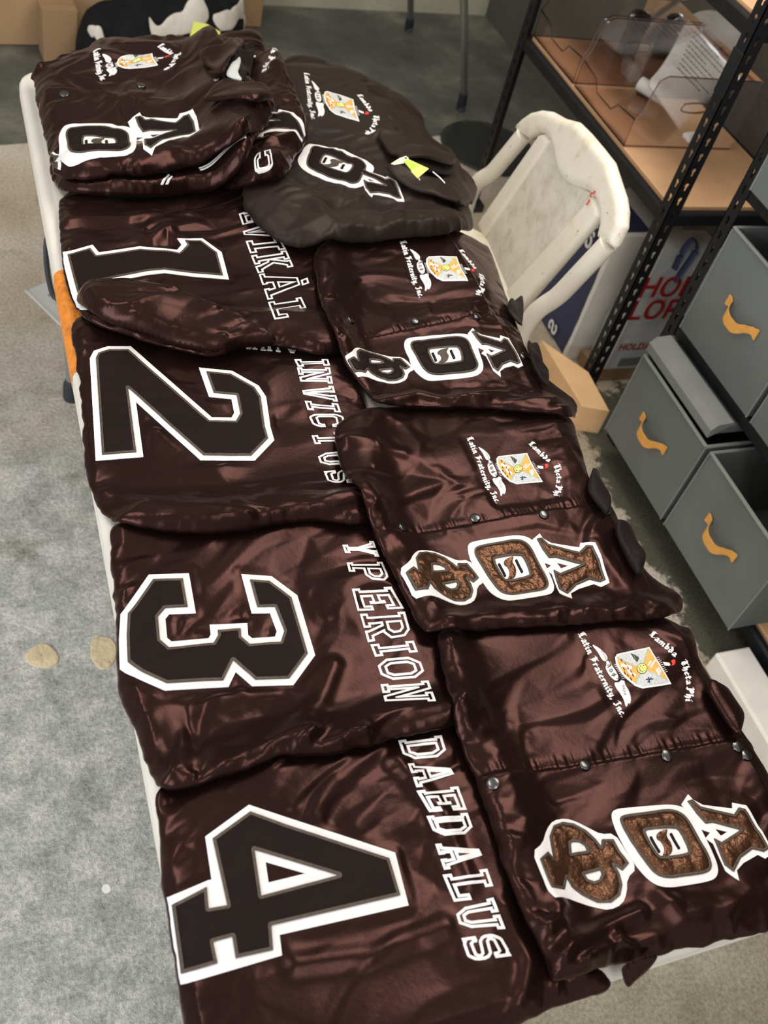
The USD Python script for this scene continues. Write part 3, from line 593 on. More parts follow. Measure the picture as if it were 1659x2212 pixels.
def emblem(th, cl, Xm, keep=None):
    """Xm: emblem coordinates -> plan; built on garment cl as parts of thing th"""
    def put(parent, name, geom, off, m, thick=.0012, step=.0016, label=None, kind=None):
        g = fixp(mapgeom(geom, Xm)).buffer(0).intersection(cl.poly.buffer(-.004))
        if keep is not None: g = g.intersection(keep)
        me = drape(g, cl.top, off, thick, step)
        if me is None: return None
        return part(parent, name, me, M[m], smooth=60, label=label, kind=kind)
    s = put(th, 'crest', _shp, .0012, 'wthread', step=.002, label='embroidered shield of orange and grey quarters')
    if s is not None:
        for a_, b_, nm_, m_ in ((_TR, _BR, 'orange_quarter', 'othread'), (_BL, _TL, 'orange_quarter', 'othread'), (_TL, _TR, 'grey_quarter', 'gthread'), (_BR, _BL, 'grey_quarter', 'gthread')): put(s, nm_, wedge(a_, b_), .0018, m_)
        put(s, 'teal_lines', EM['teal'], .0022, 'tthread', step=.001); put(s, 'yellow_disc', EM['disc'], .0024, 'ythread')
        put(s, 'white_figures', EM['whites'], .0023, 'wthread', step=.001, kind='stuff'); put(s, 'black_stitching', EM['black'], .0028, 'kthread', step=.0008, kind='stuff'); put(s, 'blue_mark', EM['navy'], .0026, 'nthread', step=.001)
    put(th, 'wing', EM['wing_a'], .0012, 'wthread', step=.0012); put(th, 'wing', EM['wing_b'], .0012, 'wthread', step=.0012)
    b = put(th, 'scroll', EM['scroll'], .0014, 'wthread', step=.0012, label='white scroll with three dark Greek letters')
    if b is not None: put(b, 'scroll_ink', EM['banner_ink'], .0021, 'kthread', step=.0008, kind='stuff')
    put(th, 'torch_handle', EM['torch'], .0012, 'wthread', step=.0012); put(th, 'shield_fringe', EM['comb'], .0010, 'wthread', step=.0012, kind='stuff')
    put(th, 'torch_flame', EM['red'], .0014, 'rthread', step=.0012, label='red flame')
    put(th, 'lettering', EM['text_low'], .0012, 'wthread', step=.0012, label='straight line of white blackletter')
    put(th, 'lettering', unary_union([EM['text_arc'], EM['text_arc2'], EM['text_arc3']]), .0012, 'wthread', step=.0012, label='arched line of white blackletter')

# ------------------------------------------------------------------ Greek letters, traced on the nearest jacket
GK = {}
GK['phi'] = dict(
    white=Polygon(smooth_poly([(90, 495), (160, 438), (185, 345), (230, 285), (310, 272), (385, 295), (470, 340), (545, 378), (635, 372), (715, 490), (785, 605), (720, 670), (718, 770), (690, 842), (605, 882), (510, 866), (400, 832), (315, 797), (218, 798), (150, 640)], 1)),
    fill=Polygon([(143, 545), (193, 500), (232, 545), (218, 470), (206, 395), (232, 325), (290, 302), (360, 312), (440, 355), (505, 415), (548, 468), (552, 418), (625, 418), (725, 573), (686, 618), (628, 578), (662, 640), (682, 715), (668, 785), (612, 830), (525, 832), (425, 785), (352, 728), (318, 665), (302, 742), (220, 730)]),
    holes=[Polygon([(340, 440), (358, 428), (400, 432), (440, 455), (456, 492), (345, 512)]), Polygon([(430, 645), (540, 615), (552, 645), (535, 685), (500, 698), (455, 682)])])
_thw = Polygon(smooth_poly([(612, 235), (650, 208), (760, 198), (900, 186), (1010, 178), (1100, 198), (1165, 250), (1225, 370), (1290, 500), (1328, 600), (1318, 662), (1270, 690), (1110, 718), (985, 734), (900, 710), (820, 640), (745, 540), (680, 425), (630, 320)], 2))
_thf = Polygon(smooth_poly([(668, 275), (700, 252), (850, 235), (985, 214), (1060, 228), (1120, 275), (1190, 405), (1260, 520), (1282, 600), (1245, 638), (1105, 656), (985, 672), (905, 645), (840, 565), (760, 450), (690, 335)], 2))
_thi = Polygon(smooth_poly([(826, 360), (860, 346), (1035, 334), (1072, 362), (1130, 485), (1118, 512), (945, 536), (910, 505)], 1))
GK['theta'] = dict(white=_thw, fill=_thf, holes=[_thi], bar=Polygon(smooth_poly([(915, 372), (975, 348), (985, 352), (976, 395), (1012, 440), (1018, 500), (990, 524), (950, 526), (970, 485), (948, 432), (912, 410)], 1)),
    slits=[LineString([(876, 402), (930, 496)]).buffer(9), LineString([(1010, 380), (1062, 472)]).buffer(9)])
GK['lambda'] = dict(
    white=Polygon([(1080, 180), (1125, 112), (1160, 150), (1225, 183), (1420, 206), (1418, 168), (1512, 186), (1575, 290), (1690, 500), (1640, 540), (1590, 514), (1495, 568), (1450, 618), (1466, 685), (1375, 622), (1310, 480), (1292, 440), (1240, 406), (1272, 366), (1208, 344), (1148, 270)]) - Polygon([(1304, 342), (1386, 362), (1343, 388)]),
    fill=Polygon([(1122, 162), (1150, 154), (1205, 200), (1430, 252), (1460, 206), (1500, 216), (1570, 330), (1655, 475), (1625, 494), (1550, 476), (1470, 535), (1425, 626), (1368, 582), (1298, 412), (1345, 438), (1478, 352), (1285, 300), (1240, 306), (1180, 240)]), holes=[])
def greek(th, cl, glyph, Xm, keep=None, shiny=False):
    g = GK[glyph]
    def mp(x, b=0.0):
        q = fixp(mapgeom(x, Xm)).buffer(b, join_style='mitre').intersection(cl.poly.buffer(-.003))
        return q if keep is None else q.intersection(keep)
    w = mp(g['white']); me = drape(w, cl.top, .0014, .0016, .003)
    if me is None: return
    p = part(th, 'letter_' + glyph, me, M['felt'], smooth=60, label='white felt backed Greek letter with brown satin face' if shiny else 'white felt backed Greek letter with dark brown face')
    bulge = mp(g['fill']); dd = lambda x, y: shapely.distance(shapely.boundary(bulge), shapely.points(x, y))
    holes = [mp(h) for h in g['holes']]; f0 = bulge
    for h in holes: f0 = f0 - h
    border = f0.buffer(.0006) - f0.buffer(-.0026)
    part(p, 'stitched_border', drape(border, cl.top, .0031, .0016, .0016), M['thread'], smooth=60)
    inner = f0.buffer(-.0022); de = inner.boundary
    def puffed(x, y):
        d = shapely.distance(de, shapely.points(x, y)); return cl.top(x, y) + .0022 * (1 - np.exp(-d / .004)) + (.0016 * (meshkit.noise(np.stack([x / .008, y / .012, x * 0 + 3], -1), 5) - .5) * np.clip(d / .004, 0, 1))
    part(p, 'letter_face', drape(inner, puffed, .0024, .001, .0022), M['gsatin' if shiny else 'twill'], smooth=60)
    if 'bar' in g:
        part(p, 'letter_bar', drape(mp(g['bar']), cl.top, .0030, .0016, .0016), M['thread' if not shiny else 'gsatin'], smooth=60)
        [part(p, 'slit', drape(mp(q), cl.top, .0024, .001, .0014), M['satin_dark'], smooth=60) for q in g['slits']]

# ------------------------------------------------------------------ jackets
J = {}
def ruffle(poly, seed, amp=.0022):
    """a garment's fold edge is never quite straight"""
    P = np.array(poly.exterior.segmentize(.004).coords)[:-1]; t = np.roll(P, -1, 0) - np.roll(P, 1, 0); t /= np.maximum(np.linalg.norm(t, axis=1, keepdims=True), 1e-9)
    n = (meshkit.noise(np.c_[P / .022, np.full(len(P), seed * 1.7)], seed) - .5) * 2 * amp + (meshkit.noise(np.c_[P / .009, np.full(len(P), seed * 2.3)], seed + 1) - .5) * amp
    q = Polygon(P + np.c_[t[:, 1], -t[:, 0]] * n[:, None]).buffer(0); return max(getattr(q, 'geoms', [q]), key=lambda g: g.area)
def base_now(soft):
    G = gaussian_filter(maximum_filter(H, 5), soft); return np.maximum(H, G)
def settle_px(px, B, up):
    """photograph pixels -> points lying `up` above the surface B"""
    return march(px, lambda x, y: samp(B, x, y) + up)[:, :2]
def outline(px, B, up, it=2): return Polygon(smooth_poly(settle_px(px, B, up), it)).buffer(0)
def jacket(key, px, h, thick, seed, label, mat_='satin', group=None, flats=(), seams=(), rad=.050, fdir=0., wr=1.0, ridges=(), soft=4.0, fine=1.0):
    B = base_now(soft); poly = ruffle(outline(px, B, thick * .32 + .0025), seed); up = thick + .003
    cl = Cloth(poly, thick, rad, seed, fdir, wr, [Polygon(settle_px(f, B, up)).buffer(.001) for f in flats], [(settle_px([a], B, up)[0], settle_px([b], B, up)[0], hg, pk) for a, b, hg, pk in seams], base=B,
               stiff=.22 if key in ('L1', 'L2', 'L3', 'L4') else .50, ridges=[(LineString(settle_px(l, B, up)), am, wd) for l, am, wd in ridges], fine=fine)
    c = poly.centroid; th = thing('folded_jacket', label, 'jacket', (c.x, c.y, TZ), group)
    part(th, 'body', cl.mesh(), M[mat_], smooth=True)
    cl.settle(); J[key] = (th, cl); return th, cl
def patch(th, px, h, thick, seed, name, mat_='satin', rad=.006, wr=.35, lift=.004, label=None, tilt=None, soft=2.0, step=.0025, it=2, settle=True):
    B = base_now(soft); cl = Cloth(outline(px, B, thick * .32 + lift, it), thick, rad, seed, .4, wr, base=B, lift=lift, tilt=tilt, fine=.5)
    part(th, name, cl.mesh(step), M[mat_], smooth=True, label=label)
    if settle: cl.settle()
    return cl
def numeral(th, cl, outer, hole=None, dark=None, dark_hole=None, band=.0085, keep=None):
    w = Polygon(onto(densify(outer), cl)[:, :2]).buffer(0)
    if hole is not None: w = w - Polygon(onto(densify(hole), cl)[:, :2])
    if dark is not None:
        d = Polygon(onto(densify(dark), cl)[:, :2]).buffer(0)
        if dark_hole is not None: d = d - Polygon(onto(densify(dark_hole), cl)[:, :2])
    else: d = w.buffer(-band, join_style='mitre')
    inn = cl.poly.buffer(-.002); w = w.intersection(inn); d = d.intersection(inn)
    p = part(th, 'numeral', drape(w, cl.top, .0014, .0018, .003), M['felt'], smooth=60, label='white felt edge of the big numeral')
    part(p, 'numeral_face', drape(d.buffer(-.0018), cl.top, .0029, .0014, .003), M['twill'], smooth=60, label='dark brown face of the numeral')
    part(p, 'stitched_border', drape(d - d.buffer(-.0032), cl.top, .0034, .0016, .0018), M['thread'], smooth=60)
    rows = w.buffer(-.0042, join_style='mitre'); part(p, 'stitch_row', drape((rows - rows.buffer(-.0006)) - d, cl.top, .0020, .001, .0016), M['wthread'], smooth=60)
def densify(px, s=6.0):
    P = np.asarray(px, float); out = []
    for a, b in zip(P, np.roll(P, -1, 0)):
        n = max(int(np.linalg.norm(b - a) / s), 1); out.append(a + (b - a) * (np.arange(n) / n)[:, None])
    return np.vstack(out)
def name_letters(th, cl, items, ring=.0030, h=.05):
    """items: (character, base start, base end, top start, top end) in photograph pixels"""
    for ch, b0, b1, t0, t1 in items:
        b0, b1, t0, t1 = (np.asarray(v, float) for v in (b0, b1, t0, t1))
        def f(P, b0=b0, b1=b1, t0=t0, t1=t1):
            u, v = P[:, :1], P[:, 1:]; q = (1 - v) * ((1 - u) * b0 + u * b1) + v * ((1 - u) * t0 + u * t1); return onto(q, cl, 5)[:, :2]
        g = fixp(mapgeom(BLOCK[ch].segmentize(.12), f)).buffer(0).intersection(cl.poly.buffer(-.002))
        r = g - g.buffer(-ring, join_style='mitre')
        me = drape(r, cl.top, .0013, .0012, .0018)
        if me is not None: part(th, 'name_letter', me, M['wthread'], smooth=60)
def snap(th, cl, px, r=.0075):
    P = onto([px], cl)[0]; e = .004
    n = np.array([-(cl.top([P[0] + e], [P[1]]) - cl.top([P[0] - e], [P[1]]))[0] / (2 * e), -(cl.top([P[0]], [P[1] + e]) - cl.top([P[0]], [P[1] - e]))[0] / (2 * e), 1.0]); n /= np.linalg.norm(n)
    part(th, 'snap', lathe([(0, -.001), (r * 1.02, -.001), (r, .0016), (r * .93, .0026), (r * .55, .0034), (0, .0036)], 22, P, n), M['snap'], smooth=50)
def worldmap(cl_src, zparams):
    return lambda P: onto(Z(P, *zparams), cl_src)[:, :2]

# left column, nearest first (each farther jacket lies over the shoulder of the nearer one)
n4 = Z([(115, 1115), (75, 755), (243, 683), (258, 680), (232, 505), (410, 375), (560, 425), (1005, 570), (1060, 785), (535, 905), (545, 988)], *ZL4)
th, cl = jacket('L4', [(332, 1699), (420, 1660), (560, 1610), (700, 1585), (870, 1545), (1000, 1530), (1080, 1640), (1140, 1800), (1190, 1950), (1240, 2060), (1310, 2105), (1325, 2135), (1265, 2156), (1196, 2176), (1131, 2210), (1000, 2280), (800, 2360), (600, 2430), (480, 2440), (420, 2350), (397, 2212), (389, 2145), (373, 2070), (360, 1964), (352, 1901), (341, 1805)],
    .020, .021, 11, 'nearest left jacket, brown satin, showing its back with the large numeral four', flats=[n4], fdir=.5, ridges=[([(860, 1640), (960, 1760), (1010, 1900)], .006, .012), ([(640, 2080), (800, 2060), (960, 2000)], .005, .012), ([(1090, 1960), (1140, 2080), (1120, 2180)], .006, .010)])
numeral(th, cl, n4, hole=Z([(478, 608), (640, 655), (490, 692)], *ZL4),
        dark=Z([(95, 787), (238, 712), (246, 800), (322, 787), (262, 515), (415, 405), (560, 458), (980, 595), (1025, 745), (500, 868), (508, 968), (356, 1002), (342, 914), (264, 935), (282, 1022), (132, 1068)], *ZL4),
        dark_hole=Z([(432, 560), (775, 664), (460, 748)], *ZL4))
NM = lambda z, items: [(c, *[Z([q], *z)[0] for q in qs]) for c, *qs in items]
name_letters(th, cl, NM(ZL4, [('D', (1018, 113), (1045, 192), (1195, 92), (1220, 178)), ('A', (1057, 207), (1092, 305), (1215, 190), (1262, 285)), ('E', (1092, 318), (1145, 405), (1262, 300), (1297, 395)), ('D', (1133, 420), (1170, 505), (1300, 408), (1330, 490)),
    ('A', (1168, 535), (1205, 640), (1330, 520), (1376, 615)), ('L', (1198, 660), (1245, 770), (1380, 635), (1420, 750)), ('U', (1245, 790), (1275, 890), (1405, 752), (1455, 880)), ('S', (1275, 918), (1310, 1015), (1425, 895), (1480, 990))]))

n3 = Z([(82, 785), (78, 650), (85, 530), (215, 345), (400, 338), (432, 522), (310, 527), (292, 548), (300, 635), (320, 652), (490, 637), (500, 620), (495, 575), (668, 568), (672, 622), (690, 637), (795, 630), (803, 605), (772, 522), (688, 523), (640, 342), (780, 352), (898, 440), (980, 715), (880, 852), (690, 857), (615, 792), (582, 860), (290, 877)], *ZL3)
th, cl = jacket('L3', [(251, 1125), (350, 1105), (500, 1110), (660, 1090), (790, 1090), (860, 1180), (920, 1290), (975, 1400), (1000, 1500), (1000, 1570), (880, 1590), (761, 1620), (690, 1632), (620, 1628), (549, 1658), (479, 1681), (408, 1703), (356, 1710), (333, 1687), (298, 1602), (267, 1531), (250, 1480), (253, 1343), (246, 1263), (236, 1240), (241, 1188), (234, 1151)],
    .025, .021, 23, 'brown satin jacket showing its back with the large numeral three', flats=[n3], fdir=.45, wr=1.1, ridges=[([(560, 1640), (620, 1590), (670, 1575), (640, 1615)], .007, .009), ([(690, 1620), (740, 1590), (790, 1580)], .008, .010), ([(720, 1440), (690, 1520), (600, 1590), (480, 1660)], .006, .012)])
numeral(th, cl, n3)
name_letters(th, cl, NM(ZL3, [('Y', (1100, 195), (1122, 258), (1248, 190), (1275, 262)), ('P', (1125, 288), (1142, 358), (1290, 285), (1325, 375)), ('E', (1148, 410), (1175, 512), (1330, 400), (1388, 500)), ('R', (1185, 525), (1222, 655), (1392, 515), (1422, 622)),
    ('I', (1233, 665), (1255, 722), (1432, 648), (1452, 700)), ('O', (1258, 735), (1290, 832), (1455, 718), (1490, 815)), ('N', (1280, 848), (1302, 935), (1500, 830), (1535, 925))]))

n2 = Z([(205, 1413), (450, 1393), (412, 1112), (742, 1410), (1020, 1412), (1120, 1308), (1100, 1240), (1078, 1085), (1040, 1028), (905, 953), (733, 936), (785, 1085), (900, 1097), (914, 1168), (900, 1192), (800, 1190), (385, 828), (265, 827), (195, 850), (175, 890)], *ZL1)
th, cl = jacket('L2', [(152, 712), (165, 680), (300, 680), (450, 700), (600, 700), (720, 715), (765, 800), (800, 900), (815, 1000), (825, 1100), (800, 1138), (664, 1121), (542, 1142), (470, 1156), (390, 1152), (289, 1137), (242, 1131), (213, 1100), (208, 1080), (190, 1050), (181, 1010), (177, 927), (177, 864), (168, 801), (157, 745)],
    .025, .021, 37, 'brown satin jacket showing its back with the large numeral two', flats=[n2], fdir=.1, ridges=[([(230, 1060), (380, 1100), (540, 1110)], .006, .016), ([(560, 1125), (640, 1095), (760, 1075)], .005, .012)])
numeral(th, cl, n2)
name_letters(th, cl, NM(ZL1, [('I', (1222, 893), (1240, 932), (1395, 893), (1405, 925)), ('N', (1235, 935), (1255, 1015), (1405, 935), (1420, 1018)), ('V', (1252, 1025), (1278, 1100), (1422, 1030), (1446, 1110)), ('I', (1275, 1105), (1290, 1152), (1446, 1120), (1462, 1165)),
    ('C', (1292, 1172), (1325, 1240), (1468, 1172), (1482, 1240)), ('T', (1305, 1270), (1332, 1340), (1500, 1262), (1520, 1335)), ('U', (1335, 1368), (1362, 1445), (1512, 1350), (1530, 1435)), ('S', (1372, 1465), (1400, 1525), (1530, 1455), (1548, 1525))]))
name_letters(th, cl, NM(ZL1, [('N', (975, 800), (1030, 806), (975, 838), (1035, 842)), ('U', (1045, 806), (1105, 812), (1050, 846), (1110, 850)), ('I', (1125, 812), (1150, 814), (1128, 852), (1152, 856)), ('A', (1170, 816), (1250, 820), (1175, 858), (1250, 862))]), ring=.0022)

n1 = Z([(25, 352), (190, 306), (222, 346), (430, 315), (622, 333), (645, 308), (622, 276), (752, 274), (850, 345), (888, 485), (700, 470), (560, 452), (470, 462), (330, 490), (240, 510), (262, 620), (105, 650), (75, 540)], *ZL1)
th, cl = jacket('L1', [(124, 430), (200, 390), (350, 380), (480, 380), (600, 420), (700, 480), (720, 560), (735, 650), (750, 740), (740, 765), (680, 768), (626, 750), (525, 746), (466, 775), (415, 762), (318, 740), (230, 712), (175, 690), (158, 655), (145, 624), (131, 548), (127, 470)],
    .025, .021, 41, 'brown satin jacket showing numeral one, a rolled sleeve across its lower edge', flats=[n1], fdir=.3, ridges=[([(330, 520), (360, 490), (400, 530)], .006, .012), ([(150, 470), (260, 490), (330, 450)], .004, .02)])
numeral(th, cl, n1)
name_letters(th, cl, NM(ZL1, [('E', (938, 148), (958, 205), (1090, 100), (1115, 170)), ('V', (950, 213), (974, 280), (1105, 185), (1140, 268)), ('I', (973, 288), (996, 350), (1148, 270), (1180, 330)), ('K', (1000, 362), (1036, 452), (1182, 335), (1218, 418)),
    ('A', (1040, 458), (1085, 588), (1222, 425), (1270, 560)), ('L', (1087, 600), (1120, 690), (1258, 575), (1300, 662)), ('-', (1255, 488), (1262, 515), (1290, 475), (1298, 503))]))
patch(th, [(160, 655), (176, 628), (205, 610), (300, 612), (420, 648), (520, 688), (600, 728), (590, 748), (520, 745), (466, 770), (400, 752), (300, 722), (205, 692)], .035, .022, 43, 'sleeve', rad=.020, wr=1.0, lift=.003, soft=3.0, label='rolled sleeve lying over the numeral')

# right column
_c4 = [(1550, 1480), (1575, 1500), (1599, 1532), (1601, 1580), (1632, 1625), (1665, 1680), (1660, 1720), (1620, 1660), (1585, 1600), (1540, 1520)]
def right_jacket(key, px, h, seed, label, zg=None, anch=None, ezp=None, eanch=None, snaps=(), shiny=False, greek_anch=None, seam=None, fl=(), **kw):
    th, cl = jacket(key, px, h, .021, seed, label, flats=fl, seams=[(seam[0], seam[1], .0030, .0016)] if seam else [], **kw)
    return th, cl
z4flat = [Z([(60, 480), (300, 240), (640, 170), (1130, 90), (1520, 160), (1660, 520), (1470, 700), (980, 745), (600, 900), (210, 810)], *ZG), Z([(290, 130), (1000, 90), (1440, 400), (1480, 820), (760, 1000)], *ZE)]
R4px = [(940, 1368), (1027, 1340), (1150, 1335), (1300, 1325), (1425, 1330), (1460, 1350), (1495, 1376), (1512, 1433), (1529, 1463), (1560, 1520), (1590, 1570), (1625, 1623), (1665, 1690), (1695, 1780), (1705, 1900), (1690, 1990), (1659, 2016), (1581, 2031), (1460, 2052), (1421, 2065), (1330, 2087), (1200, 2122), (1187, 2109), (1165, 2048), (1122, 1961), (1083, 1866), (1027, 1675), (992, 1597), (975, 1515), (953, 1428)]
th4, cl4 = right_jacket('R4', R4px, .035, 53, 'brown satin jacket folded front up with gleaming brown Greek letters, nearest in the right row', seam=((1027, 1672), (1600, 1597)), fl=z4flat, fdir=.35,
    ridges=[([(1185, 2085), (1240, 2040), (1320, 2000), (1375, 1975)], .010, .009), ([(1200, 2112), (1270, 2075), (1330, 2035)], .008, .007), ([(1280, 2085), (1350, 2055), (1420, 2045)], .008, .008), ([(1165, 2030), (1200, 1990), (1215, 1950)], .006, .008), ([(1330, 2030), (1370, 2060), (1385, 2075)], .006, .006), ([(1430, 1940), (1470, 1985), (1560, 1970), (1620, 1925)], .007, .014), ([(1060, 1740), (1120, 1900), (1170, 1990)], .005, .012)])
wm_g = worldmap(cl4, ZG); wm_e = worldmap(cl4, ZE)
for gname in ('phi', 'theta', 'lambda'): greek(th4, cl4, gname, wm_g, shiny=True)
emblem(th4, cl4, wm_e)
for s in ((1065, 1693), (1263, 1653), (1440, 1633), (1592, 1613), (1612, 1632)): snap(th4, cl4, s)
patch(th4, [(1529, 1463), (1562, 1484), (1595, 1520), (1601, 1580), (1596, 1592), (1570, 1565), (1545, 1525), (1526, 1492)], .05, .007, 55, 'collar', lift=.010, wr=.5, label='ribbed collar')
patch(th4, [(1340, 2085), (1400, 2060), (1425, 2064), (1402, 2096), (1372, 2120), (1357, 2137), (1346, 2113)], .02, .008, 56, 'hem_flap', lift=.003)
ganch = {'phi': [(90, 495), (785, 605), (220, 797)], 'theta': [(615, 240), (1325, 600), (970, 732)], 'lambda': [(1125, 112), (1465, 685), (1510, 185)]}
def copy_marks(th, cl, zp, ga, ea, shiny=False, keep=None, snaps=(), r=.0075, zz=None):
    """the same sewn letters and emblem, carried over to another jacket by the points that match"""
    for gname, dst in ga.items():
        src = wm_g(np.array(ganch[gname], float)[:len(dst)]); d = onto(Z(dst, *zp), cl)[:, :2]
        X = fitaff(src, d); greek(th, cl, gname, lambda P, X=X: aff(X, wm_g(P)), keep=keep, shiny=shiny)
    if ea is not None:
        src = wm_e(EANCH); d = onto(Z(ea, *(zz or zp)), cl)[:, :2]; X = fitaff(src, d); emblem(th, cl, lambda P: aff(X, wm_e(P)), keep=keep)
    for s in snaps: snap(th, cl, s, r)

R3px = [(722, 933), (729, 914), (772, 890), (835, 880), (941, 880), (1086, 880), (1180, 885), (1235, 904), (1250, 962), (1269, 1034), (1300, 1080), (1330, 1120), (1350, 1160), (1385, 1230), (1420, 1262), (1472, 1295), (1476, 1318), (1452, 1330), (1414, 1340), (1330, 1342), (1230, 1350), (1086, 1358), (1038, 1362), (931, 1369), (908, 1360), (878, 1300), (845, 1227), (816, 1169), (787, 1083), (739, 1025)]
th, cl = right_jacket('R3', R3px, .035, 61, 'brown satin jacket folded front up, gleaming letters, second nearest in the right row', seam=((800, 1136), (1330, 1094)), fdir=.4,
    fl=[Z([(320, 740), (470, 620), (640, 610), (960, 560), (1210, 600), (1290, 745), (1110, 865), (830, 870), (570, 925), (400, 870)], *ZR3), Z([(140, 150), (960, 150), (1350, 600), (1350, 900), (560, 1000)], *ZE3)],
    ridges=[([(730, 945), (800, 955), (870, 985)], .004, .010), ([(1290, 1180), (1380, 1290), (1460, 1310)], .006, .016), ([(940, 1340), (1060, 1330), (1180, 1335)], .005, .010)])
copy_marks(th, cl, ZR3, {'phi': [(332, 735), (720, 780), (400, 862)], 'theta': [(642, 622), (1030, 800), (830, 868)], 'lambda': [(965, 566), (1110, 857), (1212, 607)]},
    [(925, 380), (1112, 742), (760, 740), (560, 395), (155, 165), (530, 985), (985, 185), (1330, 885)], shiny=True, zz=ZE3, snaps=[(869, 1140), (1026, 1120), (1175, 1112), (1312, 1105)])
patch(th, [(1262, 1050), (1284, 1002), (1300, 1040), (1322, 1100), (1310, 1115), (1285, 1085)], .05, .006, 63, 'collar', 'satin_dark', lift=.006, wr=.3)
patch(th, [(1322, 1125), (1352, 1128), (1385, 1175), (1392, 1225), (1380, 1250), (1352, 1205)], .04, .008, 64, 'collar', 'satin_dark', lift=.005, wr=.4)

R2px = [(675, 553), (691, 526), (756, 505), (822, 500), (920, 500), (1007, 510), (1030, 528), (1060, 542), (1077, 596), (1104, 673), (1119, 711), (1150, 795), (1208, 843), (1242, 868), (1250, 890), (1235, 910), (1180, 892), (1100, 888), (1046, 882), (969, 880), (853, 876), (815, 872), (790, 845), (768, 819), (733, 762), (702, 681), (683, 607)]
th, cl = right_jacket('R2', R2px, .04, 71, 'brown satin jacket folded front up with dark Greek letters beside the plastic chair', seam=((735, 690), (1110, 690)), fdir=.3,
    fl=[Z([(190, 780), (330, 650), (560, 640), (900, 590), (1170, 640), (1270, 810), (1090, 880), (700, 895), (500, 920), (260, 895)], *ZR2), Z([(510, 100), (870, 120), (1000, 280), (980, 410), (650, 420)], *ZR2)],
    ridges=[([(800, 858), (900, 850), (1000, 858), (1120, 840)], .008, .010), ([(840, 870), (960, 872), (1060, 874)], .004, .006)])
copy_marks(th, cl, ZR2, {'phi': [(198, 785), (614, 825), (265, 890)], 'theta': [(556, 662), (995, 822), (700, 892)], 'lambda': [(935, 595), (1092, 868), (1135, 652)]},
    [(848, 198), (893, 345), (735, 345), (680, 208), (520, 110), (645, 402), (872, 140), (972, 402)], snaps=[(757, 692), (897, 694), (1030, 684), (1130, 770)])
patch(th, [(1092, 655), (1112, 648), (1131, 634), (1131, 690), (1128, 708), (1110, 690)], .06, .005, 73, 'collar', 'satin_dark', lift=.006, wr=.2)
patch(th, [(1135, 735), (1160, 732), (1176, 790), (1190, 838), (1168, 822), (1145, 780)], .045, .007, 74, 'collar', 'satin_dark', lift=.004, wr=.3)

# far end: the dull jacket with the price tag, the pair of stacked satin jackets at the far left corner
R1px = [(560, 200), (607, 123), (661, 129), (733, 152), (798, 185), (860, 210), (907, 257), (928, 311), (986, 348), (988, 373), (1033, 402), (1024, 438), (1001, 449), (1019, 471), (1022, 496), (994, 512), (842, 514), (711, 518), (661, 534), (617, 527), (574, 505), (534, 462), (520, 427), (531, 390), (540, 300)]
th, cl = jacket('R1', R1px, .045, .034, 83, 'matt dark brown jacket with a lime swing tag at its collar', 'satin_dull', fdir=.7, wr=1.0, fine=.4,
    flats=[Z([(450, 740), (530, 640), (740, 745), (830, 760), (1010, 850), (1135, 950), (890, 960), (780, 915), (560, 850)], *ZR1), Z([(480, 210), (820, 330), (940, 480), (870, 590), (540, 480)], *ZR1)],
    seams=[(Z([(530, 550)], *ZR1)[0], Z([(980, 750)], *ZR1)[0], .004, .0)], ridges=[([(640, 500), (700, 470), (690, 440)], .010, .016), ([(760, 490), (900, 480), (1010, 490)], .008, .014)])
copy_marks(th, cl, ZR1, {'theta': [(528, 640), (828, 897), (490, 800)], 'lambda': [(800, 752), (893, 960), (1040, 862)]},
    [(790, 375), (810, 500), (655, 455), (615, 322), (480, 218), (535, 482), (815, 335), (868, 590)])
R1th = th
patch(th, Z([(1010, 800), (1060, 720), (1180, 700), (1300, 740), (1390, 760), (1385, 812), (1340, 830), (1180, 810)], *ZR1), .075, .006, 84, 'collar_lining', 'satin_dark', lift=.002, wr=.2)
patch(th, Z([(905, 550), (1060, 575), (1240, 640), (1400, 738), (1392, 770), (1300, 752), (1170, 722), (1060, 730), (1000, 700)], *ZR1), .085, .008, 85, 'collar', 'satin_dull', lift=.006, wr=.3)
patch(th, Z([(955, 772), (1060, 765), (1180, 842), (1330, 868), (1530, 890), (1505, 985), (1445, 1015), (1310, 955), (1180, 930), (1050, 862)], *ZR1), .08, .008, 86, 'collar', 'satin_dull', lift=.008, wr=.3)
def sheet(pts3, thick=.0012):
    P = np.asarray(pts3, float); n = np.cross(P[1] - P[0], P[2] - P[0]); n /= np.linalg.norm(n); n = n if n[2] > 0 else -n; c = P.mean(0)
    V = np.vstack([P, P - n * thick]); m = len(P); F = [[i, (i + 1) % m, m + (i + 1) % m] for i in range(m)] + [[i, m + (i + 1) % m, m + i] for i in range(m)]
    F += [[0, i, i + 1] for i in range(1, m - 1)] + [[m, m + i + 1, m + i] for i in range(1, m - 1)]
    t = trimesh.Trimesh(V, F, process=False); t.fix_normals(); return t
tg = thing('swing_tag', 'lime green swing tag lying on the collar of the matt jacket', 'tag', at(Z([(1150, 780)], *ZR1), TZ + .125)[0])
def zat(px, z): return np.array([at([p], q)[0] for p, q in zip(px, z)])
part(tg, 'tag_card', sheet(zat(Z([(1085, 742), (1112, 728), (1235, 785), (1168, 842)], *ZR1), [TZ + .128, TZ + .130, TZ + .122, TZ + .122])), M['tagdark'], label='lime green card')
part(tg, 'tag_band', sheet(zat(Z([(1128, 800), (1178, 762), (1235, 786), (1168, 842)], *ZR1), [TZ + .1262, TZ + .1272, TZ + .1235, TZ + .1235])), M['note'], label='paler yellow-green lower half')
